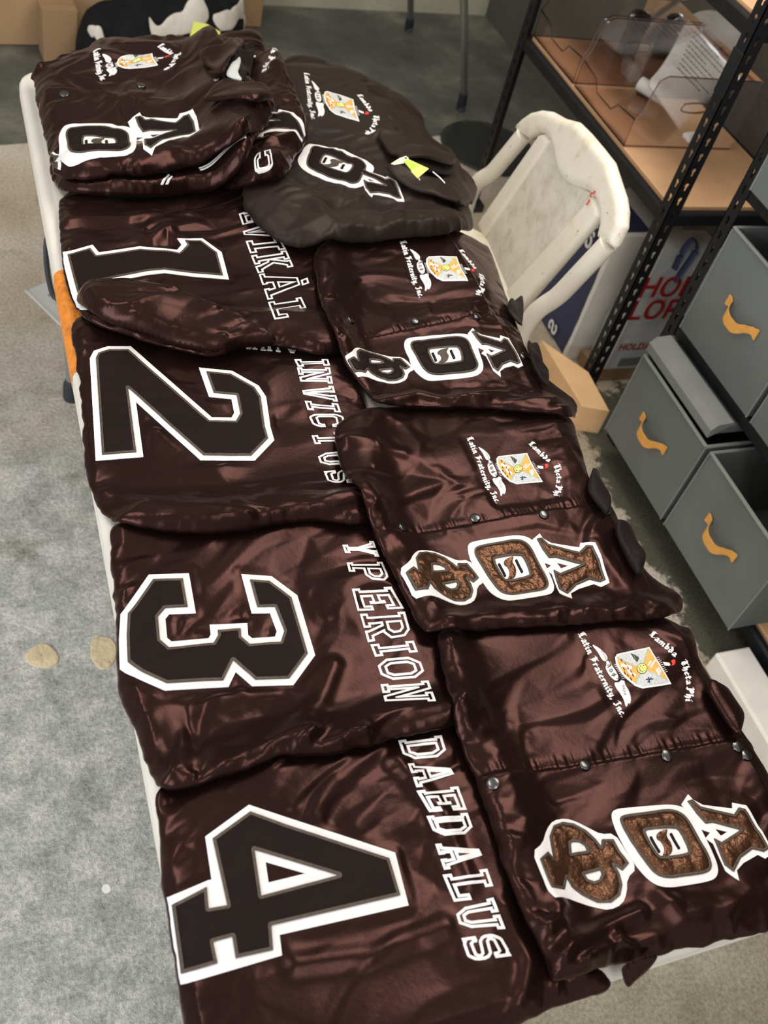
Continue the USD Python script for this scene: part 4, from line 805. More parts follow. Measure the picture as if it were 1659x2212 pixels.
_ts = part(tg, 'tag_top', sheet(zat(Z([(1008, 755), (1060, 722), (1098, 710), (1114, 722), (1112, 742), (1085, 752), (1030, 762)], *ZR1), [TZ + .126] * 7)), M['tagpale'], label='pale top of the tag with its hole')
part(_ts, 'eyelet', lathe([(0, 0), (.0022, 0), (.0022, .0012), (0, .0012)], 12, at(Z([(1096, 724)], *ZR1), TZ + .1264)[0]), M['hole'])
part(tg, 'tag_string', tube(zat(Z([(1172, 838), (1180, 855)], *ZR1), [TZ + .122, TZ + .118]), .0012, 6), M['wthread'])
part(tg, 'tag_string', tube(zat(Z([(1258, 805), (1300, 840), (1330, 872)], *ZR1), [TZ + .122] * 3), .0012, 6), M['wthread'])

M0px = [(430, 120), (460, 84), (500, 78), (544, 68), (575, 88), (607, 132), (628, 170), (645, 220), (662, 262), (668, 292), (650, 325), (632, 340), (628, 372), (600, 388), (560, 392), (540, 402), (470, 400), (430, 300)]
th, cl = jacket('M0', M0px, .065, .036, 91, 'brown satin jacket half hidden under the collar of the far corner jacket', fdir=.8, wr=1.1,
    ridges=[([(560, 360), (600, 330), (650, 300)], .006, .010), ([(545, 310), (600, 300), (640, 285)], .006, .008), ([(600, 140), (640, 220), (660, 270)], .006, .010)])
copy_marks(th, cl, ZL0, {'lambda': [(1140, 590), (1345, 700), (1500, 578)]}, None)
name_letters(th, cl, NM(ZL0, [('C', (1305, 905), (1300, 790), (1400, 870), (1385, 765))]), ring=.0026)
src = wm_e(EANCH); d = onto(Z(np.array([(793, 262), (805, 325), (625, 348), (590, 295), (485, 270), (525, 415), (812, 238), (858, 368)], float) + (490, 15), *ZL0), cl)[:, :2]
_X = fitaff(src, d); emblem(th, cl, lambda P: aff(_X, wm_e(P)))
L0bpx = [(72, 182), (110, 150), (200, 120), (320, 110), (440, 110), (540, 180), (575, 250), (560, 290), (545, 310), (535, 345), (510, 375), (480, 400), (440, 412), (380, 418), (300, 424), (253, 424), (150, 418), (120, 406), (112, 385), (108, 340), (92, 280)]
th, cl = jacket('L0b', L0bpx, .03, .028, 93, 'brown satin jacket folded underneath the open collared one, white striped cuffs showing', fdir=.2, wr=1.2, rad=.035,
    ridges=[([(130, 405), (260, 412), (400, 402)], .006, .010), ([(470, 395), (520, 350), (545, 310)], .007, .010)])
def stripe(px, w=.0032, gap=.0055):
    q = settle_px(px, cl.B, .036); L = LineString(bez(np.c_[q, q[:, 0] * 0], 10)[:, :2]); 
    for k in ('left', 'right'):
      g = L.parallel_offset(gap / 2, k).buffer(w / 2).intersection(cl.poly.buffer(-.006))
      part(th, 'striped_cuff', drape(g, cl.top, .0012, .0015, .0016), M['wthread'], smooth=60, label='white double stripe of a rolled cuff')
stripe(Z([(770, 968), (805, 950), (845, 922), (872, 895)], *ZL0)); stripe(Z([(1025, 866), (1085, 835), (1160, 765), (1255, 702)], *ZL0))
L0px = [(66, 156), (101, 146), (156, 122), (203, 101), (253, 95), (316, 91), (359, 86), (401, 82), (443, 78), (468, 82), (490, 105), (515, 150), (560, 200), (590, 245), (580, 268), (555, 284), (535, 292), (505, 312), (460, 336), (400, 362), (340, 374), (280, 384), (200, 388), (150, 388), (118, 382), (110, 355), (108, 335), (100, 310), (95, 287), (88, 250), (80, 211), (72, 182)]
th, cl = jacket('L0', L0px, .065, .029, 97, 'brown satin jacket with open collar and white lining at the far left corner', fdir=.9, wr=1.0, rad=.055,
    flats=[Z([(320, 640), (620, 600), (985, 555), (1010, 670), (780, 800), (380, 862)], *ZL0), Z([(480, 270), (830, 240), (920, 290), (860, 370), (520, 420)], *ZL0)],
    seams=[(Z([(160, 500)], *ZL0)[0], Z([(1120, 400)], *ZL0)[0], .0035, .0008)],
    ridges=[([(460, 320), (500, 296), (540, 255)], .009, .014), ([(300, 378), (400, 355), (480, 320)], .006, .010), ([(210, 110), (300, 125)], .005, .012)])
copy_marks(th, cl, ZL0, {'theta': [(320, 655), (690, 770), (372, 862)], 'lambda': [(715, 577), (777, 800), (985, 560)], 'phi': [(-10, 815), (330, 795), (80, 905)]},
    [(793, 262), (805, 325), (625, 348), (590, 295), (485, 270), (525, 415), (812, 238), (858, 368)], snaps=[(139, 204), (305, 186)], r=.009)
patch(th, Z([(1125, 395), (1160, 330), (1225, 255), (1290, 205), (1312, 235), (1300, 305), (1265, 385), (1240, 425), (1180, 420)], *ZL0), .10, .006, 98, 'collar_lining', 'satin_dark', lift=.002, wr=.25)
patch(th, Z([(1150, 385), (1175, 340), (1222, 288), (1235, 300), (1230, 340), (1215, 372), (1248, 418), (1195, 408)], *ZL0), .105, .004, 99, 'lining_label', 'greybag', lift=.001, wr=.4, label='white lining showing inside the collar')
patch(th, Z([(1000, 275), (1065, 248), (1170, 232), (1288, 206), (1225, 262), (1160, 340), (1132, 402), (1075, 345)], *ZL0), .11, .008, 100, 'collar', lift=.006, wr=.4)
patch(th, Z([(1130, 398), (1200, 415), (1290, 438), (1420, 540), (1432, 572), (1330, 542), (1250, 508), (1130, 515), (1030, 525), (1070, 470)], *ZL0), .105, .009, 101, 'collar', lift=.006, wr=.4)
snap(th, J['L0'][1], (467, 173), .008)

#@@BACKGROUND@@
# ------------------------------------------------------------------ generic builders for the background
def puff(poly, thick, rad, frame, step=.008, noise=0., seed=0):
    """a plate with rounded edges over a plan outline; frame = (origin, s axis, t axis, normal)"""
    pts = [np.array(poly.exterior.segmentize(step).coords)[:-1]]
    for r in poly.interiors: pts.append(np.array(r.segmentize(step).coords)[:-1])
    nb = sum(map(len, pts))
    for q in (.03, .12, .3, .6, 1.0):
        g = poly.buffer(-q * rad)
        for k in getattr(g, 'geoms', [g]):
            if k.is_empty: continue
            for r in [k.exterior, *k.interiors]: pts.append(np.array(r.segmentize(step).coords)[:-1])
    x0, y0, x1, y1 = poly.bounds; X, Y = np.meshgrid(np.arange(x0, x1, step * 1.6), np.arange(y0, y1, step * 1.6)); X, Y = X.ravel(), Y.ravel()
    k = shapely.contains_xy(poly.buffer(-rad * 1.1), X, Y); P = np.vstack(pts + [np.c_[X[k], Y[k]]])
    tri = Delaunay(P).simplices; c = P[tri].mean(1); tri = tri[shapely.contains_xy(poly, c[:, 0], c[:, 1])]
    a = P[tri]; ar = cross2(a[:, 1] - a[:, 0], a[:, 2] - a[:, 0]); tri = tri[np.abs(ar) > 1e-11]; ar = ar[np.abs(ar) > 1e-11]; tri = np.where((ar < 0)[:, None], tri[:, ::-1], tri)
    d = shapely.distance(poly.boundary, shapely.points(P)); d[:nb] = 0; t = np.clip(d / rad, 0, 1); h = thick / 2 * np.sqrt(1 - (1 - t) ** 2)
    nz = noise * (meshkit.fbm(np.stack([P[:, 0] / .06, P[:, 1] / .06, P[:, 0] * 0 + seed], -1), 3, seed) - .5) * np.clip(d / rad, 0, 1) if noise else 0
    n = len(P); m = np.arange(n) + n; m[:nb] = np.arange(nb); V = np.vstack([np.c_[P, h + nz], np.c_[P, -h + np.minimum(nz, 0)]])
    o, s, tt, nn = (np.asarray(q, float) for q in frame); W = o + V[:, :1] * s + V[:, 1:2] * tt + V[:, 2:] * nn
    me = trimesh.Trimesh(W, np.vstack([tri, m[tri][:, ::-1]]), process=False); me.remove_unreferenced_vertices()
    if np.dot(np.cross(s, tt), nn) < 0: me.invert()
    return me
def frame_of(o, s, t):
    s = np.asarray(s, float); s = s / np.linalg.norm(s); t = np.asarray(t, float); t = t - s * (t @ s); t = t / np.linalg.norm(t); return (np.asarray(o, float), s, t, np.cross(s, t))
def to_frame(px, fr):
    P = at_plane(px, fr[0], fr[3]) - fr[0]; return np.c_[P @ fr[1], P @ fr[2]]
XYf = lambda z: ((0, 0, z), (1, 0, 0), (0, 1, 0), (0, 0, 1))

# ------------------------------------------------------------------ the plastic chair
ZC = (1000, 220, .22906)
cf = frame_of((1.05, 1.56, .45), (-.125, -.992, 0), (.19, 0, .98))
if cf[3][0] > 0: cf = (cf[0], cf[1], cf[2], cf[3])
CH = lambda pts: to_frame(Z(pts, *ZC), cf)
chair = thing('plastic_chair', 'old cream plastic armless chair pushed against the right side of the table', 'chair', (.88, 1.56, 0))
head = [(520, 262), (545, 215), (600, 160), (680, 105), (770, 84), (860, 96), (975, 160), (1105, 195), (1200, 290), (1310, 420), (1420, 560), (1465, 700), (1528, 890), (1546, 1020), (1535, 1180), (1440, 1382), (1300, 1290), (1328, 1170), (1322, 1050), (1300, 965), (1262, 895), (1200, 842), (1100, 818), (1000, 768), (935, 690), (902, 590), (884, 470), (852, 372), (800, 312), (745, 300), (690, 320), (636, 350)]
part(chair, 'top_rail', puff(Polygon(CH(head)), .034, .016, cf, .006), M['chair'], smooth=60, label='broad wavy top rail stained brown along its edge')
_bl, _br = CH([(180, 1360)])[0], CH([(720, 1484)])[0]
def down(p, q, t_end):                      # continue a line p->q in the plane to height coordinate t_end
    p, q = np.asarray(p), np.asarray(q); return q + (q - p) * (t_end - q[1]) / (q[1] - p[1])
pan = [*CH([(850, 375), (884, 470), (902, 590), (935, 690), (1000, 768), (1100, 818), (1250, 892)]), down(*CH([(1250, 892), (720, 1484)]), -.02), down(*CH([(850, 375), (180, 1360)]), -.02)]
fb = (cf[0] - cf[3] * .004 * np.sign(cf[3][0]) * -1, *cf[1:])
part(chair, 'back_panel', puff(Polygon(pan).buffer(.004), .012, .004, cf, .010, .0015, 3), M['chairpanel'], smooth=60, label='rough weathered back panel')
ribs = [[*CH([(752, 318), (800, 310), (855, 375)]), down(*CH([(855, 375), (180, 1360)]), -.02), down(*CH([(752, 318), (60, 1310)]), -.02)],
        [*CH([(1256, 895), (1305, 985), (1322, 1080)]), down(*CH([(1322, 1080), (975, 1484)]), -.02), down(*CH([(1256, 895), (720, 1484)]), -.02)]]
for rb in ribs: part(chair, 'back_rib', puff(Polygon(rb).buffer(.001), .026, .010, cf, .007), M['chair'], smooth=60)
def in_plane(st): return cf[0] + st[:, :1] * cf[1] + st[:, 1:] * cf[2]
for (a, b, foot) in ((((578, 306)), (85, 905), None), ((1370, 1336), (940, 1790), None)):
    p, q = CH([a, b]); e = down(p, q, -.03); top3, low3 = in_plane(np.array([p, e])); ft = np.array([low3[0] + .05, low3[1] + (.0 if foot is None else 0), .0])
    part(chair, 'back_leg', tube(bez([top3, (top3 + low3) / 2, low3, ft], 8), .0205, 14), M['chair'], smooth=60)
part(chair, 'seat', puff(Polygon(smooth_poly([(.69, 1.36), (1.06, 1.33), (1.09, 1.80), (.70, 1.77)], 2)), .030, .014, XYf(.425), .012), M['chair'], smooth=60)
for x, y in ((.72, 1.39), (.73, 1.74)): part(chair, 'front_leg', tube([(x, y, .415), (x - .02, y, 0)], [.021, .017], 12), M['chair'], smooth=60)
_red = lambda pts: tube(in_plane(CH(pts)) + CAMDIR * .019, .0016, 6)
CAMDIR = cf[3] * (1 if (CAM - cf[0]) @ cf[3] > 0 else -1)
part(chair, 'red_mark', _red([(1318, 862), (1305, 880), (1282, 886), (1272, 905), (1282, 915)]), M['rthread'], label='red pen squiggle')
part(chair, 'red_mark', _red([(1268, 945), (1250, 975), (1235, 996)]), M['rthread'], label='red pen dash')

# ------------------------------------------------------------------ shelving
def keyhole(u, v): return unary_union([Point(u, v).buffer(.0055, 6), Polygon([(u - .0032, v), (u + .0032, v), (u + .0028, v - .015), (u - .0028, v - .015)])])
def post(parent, x, y, sx, sy, z1, w=.036, joint=None):
    """slotted steel angle: one flange along y, one along x"""
    fl = sbox(0, 0, w, z1); hol = [keyhole(w * .5, v) for v in np.arange(.05, z1 - .03, .0385)]
    f = trimesh.creation.extrude_polygon(fl - unary_union(hol), .0022, engine='earcut')
    Y = f.copy(); V = Y.vertices.copy(); Y.vertices = np.c_[x + sx * V[:, 2], y + sy * V[:, 0], V[:, 1]]
    X = f.copy(); V = X.vertices.copy(); X.vertices = np.c_[x + sx * V[:, 0], y + sy * V[:, 2], V[:, 1]]
    for m in (X, Y): m.fix_normals()
    r = part(parent, 'post', [X, Y], M['blackmetal'], smooth=False)
    part(r, 'post_foot', bx((min(x, x + sx * .04) - .003, min(y, y + sy * .04) - .003, 0), (max(x, x + sx * .04) + .003, max(y, y + sy * .04) + .003, .028), .004), M['gadget'])
    if joint:
        part(r, 'post_joint', [bx((min(x, x + sx * .004) - .002, min(y, y + sy * (w + .002)), joint - .05), (max(x, x + sx * .004) - .001 if sx > 0 else max(x, x + sx * .004) + .002, max(y, y + sy * (w + .002)), joint + .05), .0006)], M['gadget'])
def rack(name, label, x0, x1, y0, y1, ztop, shelves, joint=None):
    r = thing(name, label, 'shelving', ((x0 + x1) / 2, (y0 + y1) / 2, 0))
    for x, sx in ((x0, 1), (x1, -1)):
        for y, sy in ((y0, 1), (y1, -1)): post(r, x, y, sx, sy, ztop, joint=joint if (sx, sy) == (1, 1) else None)
    for z in shelves:
        for x, s in ((x0 + .003, 1), (x1 - .003, -1)):
            a, b = sorted((x, x + s * .022)); part(r, 'beam', bx((a, y0 + .004, z - .042), (b, y1 - .004, z - .004), .006), M['blackmetal'])
        for y, s in ((y0 + .003, 1), (y1 - .003, -1)):
            a, b = sorted((y, y + s * .022)); part(r, 'beam', bx((x0 + .027, a, z - .042), (x1 - .027, b, z - .004), .006), M['blackmetal'])
        part(r, 'shelf_board', bx((x0 + .028, y0 + .028, z - .014), (x1 - .028, y1 - .028, z + .001), .0015), M['chipboard'], label='bare chipboard shelf')
    return r
rack('steel_shelving', 'black slotted steel shelving with clear bins on its chipboard shelf', 1.45, 1.90, 1.565, 2.485, 1.46, (.59, 1.045), joint=.93)
rack('steel_shelving', 'black slotted steel shelving holding the grey fabric bins', 1.45, 1.90, .49, 1.395, 1.46, (.075, .425, .80))

# ------------------------------------------------------------------ grey fabric bins with ochre handles
def fabric_bin(label, x0, y0, y1, z0, h, depth=.36, handle=True, lean=0., seed=1):
    w = y1 - y0; t = thing('fabric_bin', label, 'storage bin', (x0 + depth / 2, (y0 + y1) / 2, z0), 'grey fabric bins on the shelving' if False else None)
    r = np.random.RandomState(seed); ol = lambda z, k: [(x0 - k * .4 + lean * z, y0 - k), (x0 + depth, y0 - k), (x0 + depth, y1 + k), (x0 - k * .4 + lean * z, y1 + k)]
    def ring(z, k, ins, n=10):
        c = ol(z, k); P = []
        for a, b in zip(c, c[1:] + c[:1]):
            for q in np.arange(n) / n: P.append(np.array(a) * (1 - q) + np.array(b) * q)
        P = np.array(P); cc = P.mean(0); return np.c_[P + (cc - P) / np.maximum(np.abs(cc - P).max(0), 1e-6) * ins, np.full(len(P), z0 + z)]
    rings = [ring(0, 0, .004), ring(.004, 0, 0), ring(h * .35, .003, 0), ring(h * .7, .003, 0), ring(h, 0, 0), ring(h, 0, .005), ring(.02, 0, .006)]
    for k in range(2, 6): rings[k][:, :2] += .003 * (meshkit.noise(np.c_[rings[k] / .09 + seed * 5], 2)[:, None] - .5); 
    for k in (4, 5): rings[k][:, 2] -= .008 * np.abs(meshkit.noise(rings[k] / .13 + seed * 3, 4) - .3)
    part(t, 'bin_body', loft(rings), M['binfelt'], smooth=35)
    rim = rings[4]; V = np.vstack([rim, rim[:1]]); part(t, 'bin_binding', tube(V + [0, 0, -.002], .0042, 6), M['binrim'])
    for yy in (y0 - .001, y1 + .001): part(t, 'corner_binding', tube([(x0 - .001, yy, z0 + .004), (x0 - .002 + lean * h, yy, z0 + h - .008)], .0022, 6), M['binrim'])
    if handle:
        yc = (y0 + y1) / 2; zc = z0 + h * .56; q = np.linspace(-.5, .5, 21); V = []; F = []
        for u in q:
            s = abs(u) * 2; out = .0015 + .022 * (sstep((.80 - s) / .40)); sag = -.018 * sstep((.75 - s) / .6); tw = .0045 * (s < .8)
            for k, wd in enumerate((-.0125, .0125)):
                base = np.array([x0 - .003 - out + lean * (zc - z0), yc - u * .125, zc + wd * (1 - .25 * (.55 < s < .85)) + sag]); V += [base, base + [-.0022, 0, 0]]
        for i in range(20):
            o = i * 4
            for a, b in ((0, 1), (1, 3), (3, 2), (2, 0)): F += [[o + a, o + b, o + 4 + b], [o + a, o + 4 + b, o + 4 + a]]
        F += [[0, 2, 3], [0, 3, 1], [80, 81, 83], [80, 83, 82]]
        m = trimesh.Trimesh(V, F, process=False); m.fix_normals(); part(t, 'bin_handle', m, M['handle'], smooth=25, label='ochre strap handle')
    return t
fabric_bin('open grey fabric bin on the middle shelf, top corner pointing up', 1.437, 1.03, 1.335, .427, .285, seed=2)
fabric_bin('grey fabric bin at the right edge on the middle shelf', 1.437, .70, 1.01, .427, .285, seed=3)
fabric_bin('grey fabric bin under the flattened bin on the bottom shelf', 1.385, 1.035, 1.345, .077, .262, seed=4)
fabric_bin('grey fabric bin lowest at right, above the white slab', 1.385, .705, 1.015, .077, .262, seed=5)
fabric_bin('grey fabric bin cut off at the right edge on the upper shelf', 1.42, 1.02, 1.33, .802, .20, handle=False, seed=6)
fb_ = thing('flattened_bin', 'flattened grey fabric bin lying on top of another bin', 'storage bin', (1.46, 1.19, .345))
part(fb_, 'folded_body', bx((1.392, 1.055, .350), (1.58, 1.350, .380), .006), M['binfelt'])
part(fb_, 'folded_flap', hull([(1.388, 1.05, .349), (1.388, 1.352, .349), (1.386, 1.05, .372), (1.386, 1.352, .372), (1.40, 1.05, .388), (1.40, 1.352, .388), (1.44, 1.05, .392), (1.44, 1.352, .392), (1.44, 1.05, .384), (1.44, 1.352, .384)]), M['binrim'])

# ------------------------------------------------------------------ clear bins, mailer and small things on the shelf
SZ = .592
def clear_bin(label, x0, y0, y1, z0, depth=.34, h=.19, low=.075):
    t = thing('clear_bin', label, 'storage bin', (x0 + depth / 2, (y0 + y1) / 2, z0)); th_ = .003
    def sheet_(P, nm):
        n_ = len(P); return part(t, nm, trimesh.Trimesh(P, [[0, i, i + 1] for i in range(1, n_ - 1)], process=False), M['acrylic'], smooth=False)
    sheet_([(x0, y0, z0 + .001), (x0 + depth, y0, z0 + .001), (x0 + depth, y1, z0 + .001), (x0, y1, z0 + .001)], 'bin_floor')
    for y in (y0, y1):
        E = [(x0, y, z0 + .001), (x0, y, z0 + low), (x0 + .012, y, z0 + low + .02), (x0 + .028, y, z0 + h - .012), (x0 + .05, y, z0 + h), (x0 + depth, y, z0 + h)]
        s_ = sheet_([(x0 + depth, y, z0 + .001)] + E, 'bin_side'); part(s_, 'bin_lip', tube(E, .0019, 6), M['acrylic_edge'])
    sheet_([(x0 + depth, y0, z0 + .001), (x0 + depth, y1, z0 + .001), (x0 + depth, y1, z0 + h), (x0 + depth, y0, z0 + h)], 'bin_back')
    w = y1 - y0; fr_ = [(0, low), (w * .28, low * .9), (w * .36, low * .55), (w * .64, low * .55), (w * .72, low * .9), (w, low)]
    P = [(x0, y0 + a, z0 + b) for a, b in fr_]; Q = [(x0, y0 + a, z0 + .001) for a, b in fr_]
    f_ = part(t, 'bin_front', trimesh.Trimesh(P + Q, [f for i in range(5) for f in ([i, i + 1, 7 + i], [i, 7 + i, 6 + i])], process=False), M['acrylic'], smooth=False)
    part(f_, 'bin_lip', tube(P, .0019, 6), M['acrylic_edge'])
    part(t, 'base_edge', tube([(x0, y1, z0 + .002), (x0, y0, z0 + .002), (x0 + depth, y0, z0 + .002)], .0019, 6), M['acrylic_edge'])
    hy = y0 - .0015; part(t, 'grip', tube(bez([(x0 + .13, hy, z0 + h * .64), (x0 + .165, hy, z0 + h * .66), (x0 + .20, hy, z0 + h * .64), (x0 + .205, hy, z0 + h * .55), (x0 + .165, hy, z0 + h * .52), (x0 + .128, hy, z0 + h * .55), (x0 + .13, hy, z0 + h * .64)], 6), .0018, 6), M['acrylic_edge'])
clear_bin('clear plastic bin with the white mailer in it, on the chipboard shelf', 1.478, 1.86, 2.165, SZ)
clear_bin('clear plastic bin behind the one with the white mailer', 1.478, 2.18, 2.455, SZ)
clear_bin('clear plastic bin stacked highest on the two others', 1.63, 2.30, 2.465, SZ + .193, depth=.20, low=.06, h=.12)
ml = thing('poly_mailer', 'white plastic mailer printed with small text, leaning in the clear bin', 'package', (1.66, 1.99, SZ))
mo = at([(1402, 200)], .64)[0]; mfr = frame_of(mo, at([(1484, 312)], .615)[0] - mo, at([(1512, 30)], .775)[0] - mo)
mq = to_frame([(1396, 182), (1408, 196), (1440, 240), (1470, 285), (1486, 312), (1500, 300), (1545, 235), (1590, 150), (1622, 75), (1590, 45), (1545, 22), (1500, 28), (1480, 50), (1450, 110), (1425, 150)], mfr)
part(ml, 'mailer_body', puff(Polygon(smooth_poly(mq, 1)), .030, .030, mfr, .010, .012, 4), M['mailer'], smooth=60)
_nm = mfr[3] * (1 if (CAM - mo) @ mfr[3] > 0 else -1)
def print_line(a, b, w=.0022):
    st = to_frame([a, b], mfr); d = st[1] - st[0]; L = np.linalg.norm(d); d /= L; n_ = np.array([-d[1], d[0]]); r = np.random.RandomState(int(a[0] * 7 + a[1])); out = []; u = 0
    while u < L:
        l = min(r.uniform(.006, .016), L - u); q = [st[0] + d * u + n_ * w / 2, st[0] + d * (u + l) + n_ * w / 2, st[0] + d * (u + l) - n_ * w / 2, st[0] + d * u - n_ * w / 2]
        P = np.array([mo + p[0] * mfr[1] + p[1] * mfr[2] + _nm * .0185 for p in q]); out.append(P); u += l + .0035
    return out
quads = []
for k in range(11):
    a = (1508 - 4.6 * k, 62 + 9.5 * k); quads += print_line(a, (a[0] + (80 if k < 5 else 62) - 3 * (k % 3) * 4, a[1] + (84 if k < 5 else 66) - 3 * (k % 3) * 4))
V = np.vstack(quads); F = np.vstack([[[4 * i, 4 * i + 1, 4 * i + 2], [4 * i, 4 * i + 2, 4 * i + 3]] for i in range(len(quads))])
part(ml, 'printed_text', trimesh.Trimesh(V, F, process=False), M['inkprint'], smooth=False, label='lines of small grey print', kind='stuff')
tr = thing('roll_end', 'white rolled tube end under the mailer in the clear bin', 'roll', at([(1390, 200)], SZ + .03)[0])
part(tr, 'roll', tube([at([(1382, 180)], SZ + .03)[0], at([(1440, 215)], SZ + .026)[0]], .02, 16), M['whitebag'])
gd = thing('small_gadget', 'small black boxed gadget with a silver frame behind the clear bins', 'gadget', (1.76, 2.44, SZ))
gc = at([(1380, 45)], SZ + .10)[0]
gfr = frame_of(gc, (RT[0], RT[1], 0), (0, 0, 1))
part(gd, 'gadget_case', puff(Polygon(smooth_poly([(-.035, -.03), (.035, -.03), (.035, .03), (-.035, .03)], 2)), .03, .008, gfr, .006), M['snap'], smooth=50)
part(gd, 'gadget_face', puff(Polygon(smooth_poly([(-.022, -.02), (.022, -.02), (.022, .02), (-.022, .02)], 1)), .034, .005, gfr, .006), M['gadget'], smooth=50)
part(gd, 'gadget_stand', bx((gc[0] - .03, gc[1] - .012, SZ + .004), (gc[0] + .03, gc[1] + .012, gc[2] - .025), .003), M['gadget'])

# ------------------------------------------------------------------ bags, boxes and wood under the shelving
b1 = thing('tote_bag', 'navy tote bag with a wide white side and white lettering', 'bag', (1.52, 1.92, 0))
def softbox(x0, x1, y0, y1, z0, z1, seed, bul=.008):
    m = trimesh.creation.box([1, 1, 1]).subdivide().subdivide().subdivide().subdivide(); V = m.vertices.copy(); lo = np.array([x0, y0, z0]); hi = np.array([x1, y1, z1]); W = lo + (V + .5) * (hi - lo)
    n = (meshkit.fbm(W / .11 + seed, 3, seed) - .5); W += V / np.abs(V).max(1, keepdims=True) * (bul * n * 2)[:, None] * np.array([1, 1, .3]); W[:, 2] = np.maximum(W[:, 2], z0 + .0); m.vertices = W; return m
part(b1, 'bag_body', softbox(1.466, 1.574, 1.722, 2.16, .001, .42, 3), M['navy'], smooth=50)
part(b1, 'white_side', softbox(1.461, 1.579, 1.706, 1.724, .001, .424, 5, .005), M['whitebag'], smooth=50, label='white end panel')
def lettering(parent, name, text, h, o, s, t, m, depth=.0008, bold=True):
    me = meshkit.text_mesh(text, h, depth, bold); fr = frame_of(o, s, t); V = me.vertices; me.vertices = fr[0] + V[:, :1] * fr[1] + V[:, 1:2] * fr[2] + V[:, 2:] * fr[3]
    return part(parent, name, me, m, smooth=False)
_lt = lettering(b1, 'lettering', 'RS', .05, (1.4575, 1.80, .40), (0, 0, -1), (0, 1, 0), M['whitebag']); lettering(b1, 'lettering', 'S', .045, (1.4575, 1.79, .055), (0, 0, -1), (0, 1, 0), M['whitebag'])
b2 = thing('shopping_bag', 'pale grey shopping bag with big dark red capitals behind the posts', 'bag', (1.63, 1.65, .04))
part(b2, 'bag_body', softbox(1.528, 1.715, 1.604, 1.690, .047, .455, 8, .006), M['greybag'], smooth=50)
part(b2, 'bag_strap', tube(bez([(1.585, 1.598, .40), (1.583, 1.597, .455), (1.60, 1.60, .49), (1.625, 1.60, .46), (1.612, 1.597, .39), (1.605, 1.597, .36)], 8), .010, 8, flat=.3), M['navy'], label='navy strap')
for txt, zz, hh, xx in (('HOP', .312, .062, 1.505), ('LOP', .236, .062, 1.505), ('HOLDAY', .125, .022, 1.532)):
    lettering(b2, 'lettering', txt, hh, (xx, 1.5965, zz), (1, 0, 0), (0, 0, 1), M['redprint'])
part(b2, 'label_panel', bx((1.56, 1.5975, .062), (1.67, 1.599, .092), .0005), M['steel'], label='grey-blue printed panel')
single('low_board', bx((1.50, 1.606, 0), (1.85, 1.70, .044), .002), M['cardboard2'], 'brown board on the floor beneath the grey shopping bag', 'board')
single('wood_block', hull([(1.352, 1.43, 0), (1.425, 1.405, 0), (1.435, 1.56, 0), (1.35, 1.70, 0), (1.352, 1.43, .085), (1.425, 1.405, .085), (1.435, 1.56, .085), (1.35, 1.70, .085)]), M['wood'], 'pale wooden block on the floor at the foot of the shelving post', 'wood block', smooth=False)
slab_ = thing('white_slab', 'white slab lying on the floor below the lowest grey bin', 'slab', (1.38, .45, 0))
part(slab_, 'slab_body', bx((1.335, .10, .0), (1.432, .665, .062), .006), M['styro'])
cbx = thing('cardboard_box', 'small peach cardboard box under the shelving behind the chair', 'box', (1.66, 2.26, 0))
part(cbx, 'box_body', bx((1.60, 2.18, 0), (1.86, 2.44, .20), .002), M['chipboard']); part(cbx, 'box_tape', bx((1.60, 2.29, .2002), (1.86, 2.33, .2008)), M['cardboard2'])
single('plastic_sack', puff(Polygon(smooth_poly([(1.60, 1.73), (1.86, 1.72), (1.87, 2.12), (1.62, 2.14)], 2)), .36, .12, XYf(.182), .016, .05, 5), M['greybag'], 'grey plastic sack stuffed under the chipboard shelf', 'sack', smooth=60)
single('smoked_lid', puff(Point(1.68, 2.845).buffer(.185, 24), .008, .004, XYf(.005), .02), M['smoked'], 'round smoked plastic lid lying across the edge of the dark floor', 'lid', smooth=60)

# ------------------------------------------------------------------ far end of the room
tl = thing('trestle_leg', 'grey tubular trestle legs with dark rubber tips at the back', 'trestle', (1.674, 3.46, 0))
f1 = np.array([1.674, 3.127, 0.0]); m1 = at([(1003, 120)], .27)[0]; t1 = at([(1002, -10)], .52)[0]; t1b = t1 + (t1 - m1) * .9
f2 = np.array([1.676, 3.76, 0.0]); m2 = at([(893, 0)], .16)[0]; t2b = np.array([t1b[0], t1b[1] + .42, t1b[2]])
for f, pth in ((f1, [f1 + [0, 0, .05], m1, t1, t1b]), (f2, [f2 + [0, 0, .04], f2 * .6 + t2b * .4, t2b])):
    lg = part(tl, 'leg', tube(bez(pth, 8), .0135, 12), M['steel'], smooth=60); d = np.asarray(pth[1]) - np.asarray(pth[0]); d /= np.linalg.norm(d)
    part(lg, 'rubber_tip', tube([f + [0, 0, .0], f + [0, 0, .02], np.asarray(pth[0]) + d * .03], [.019, .019, .016], 12), M['rubber'], smooth=60)
part(tl, 'top_bar', tube([t1b, t2b], .0135, 12), M['steel'], smooth=60)
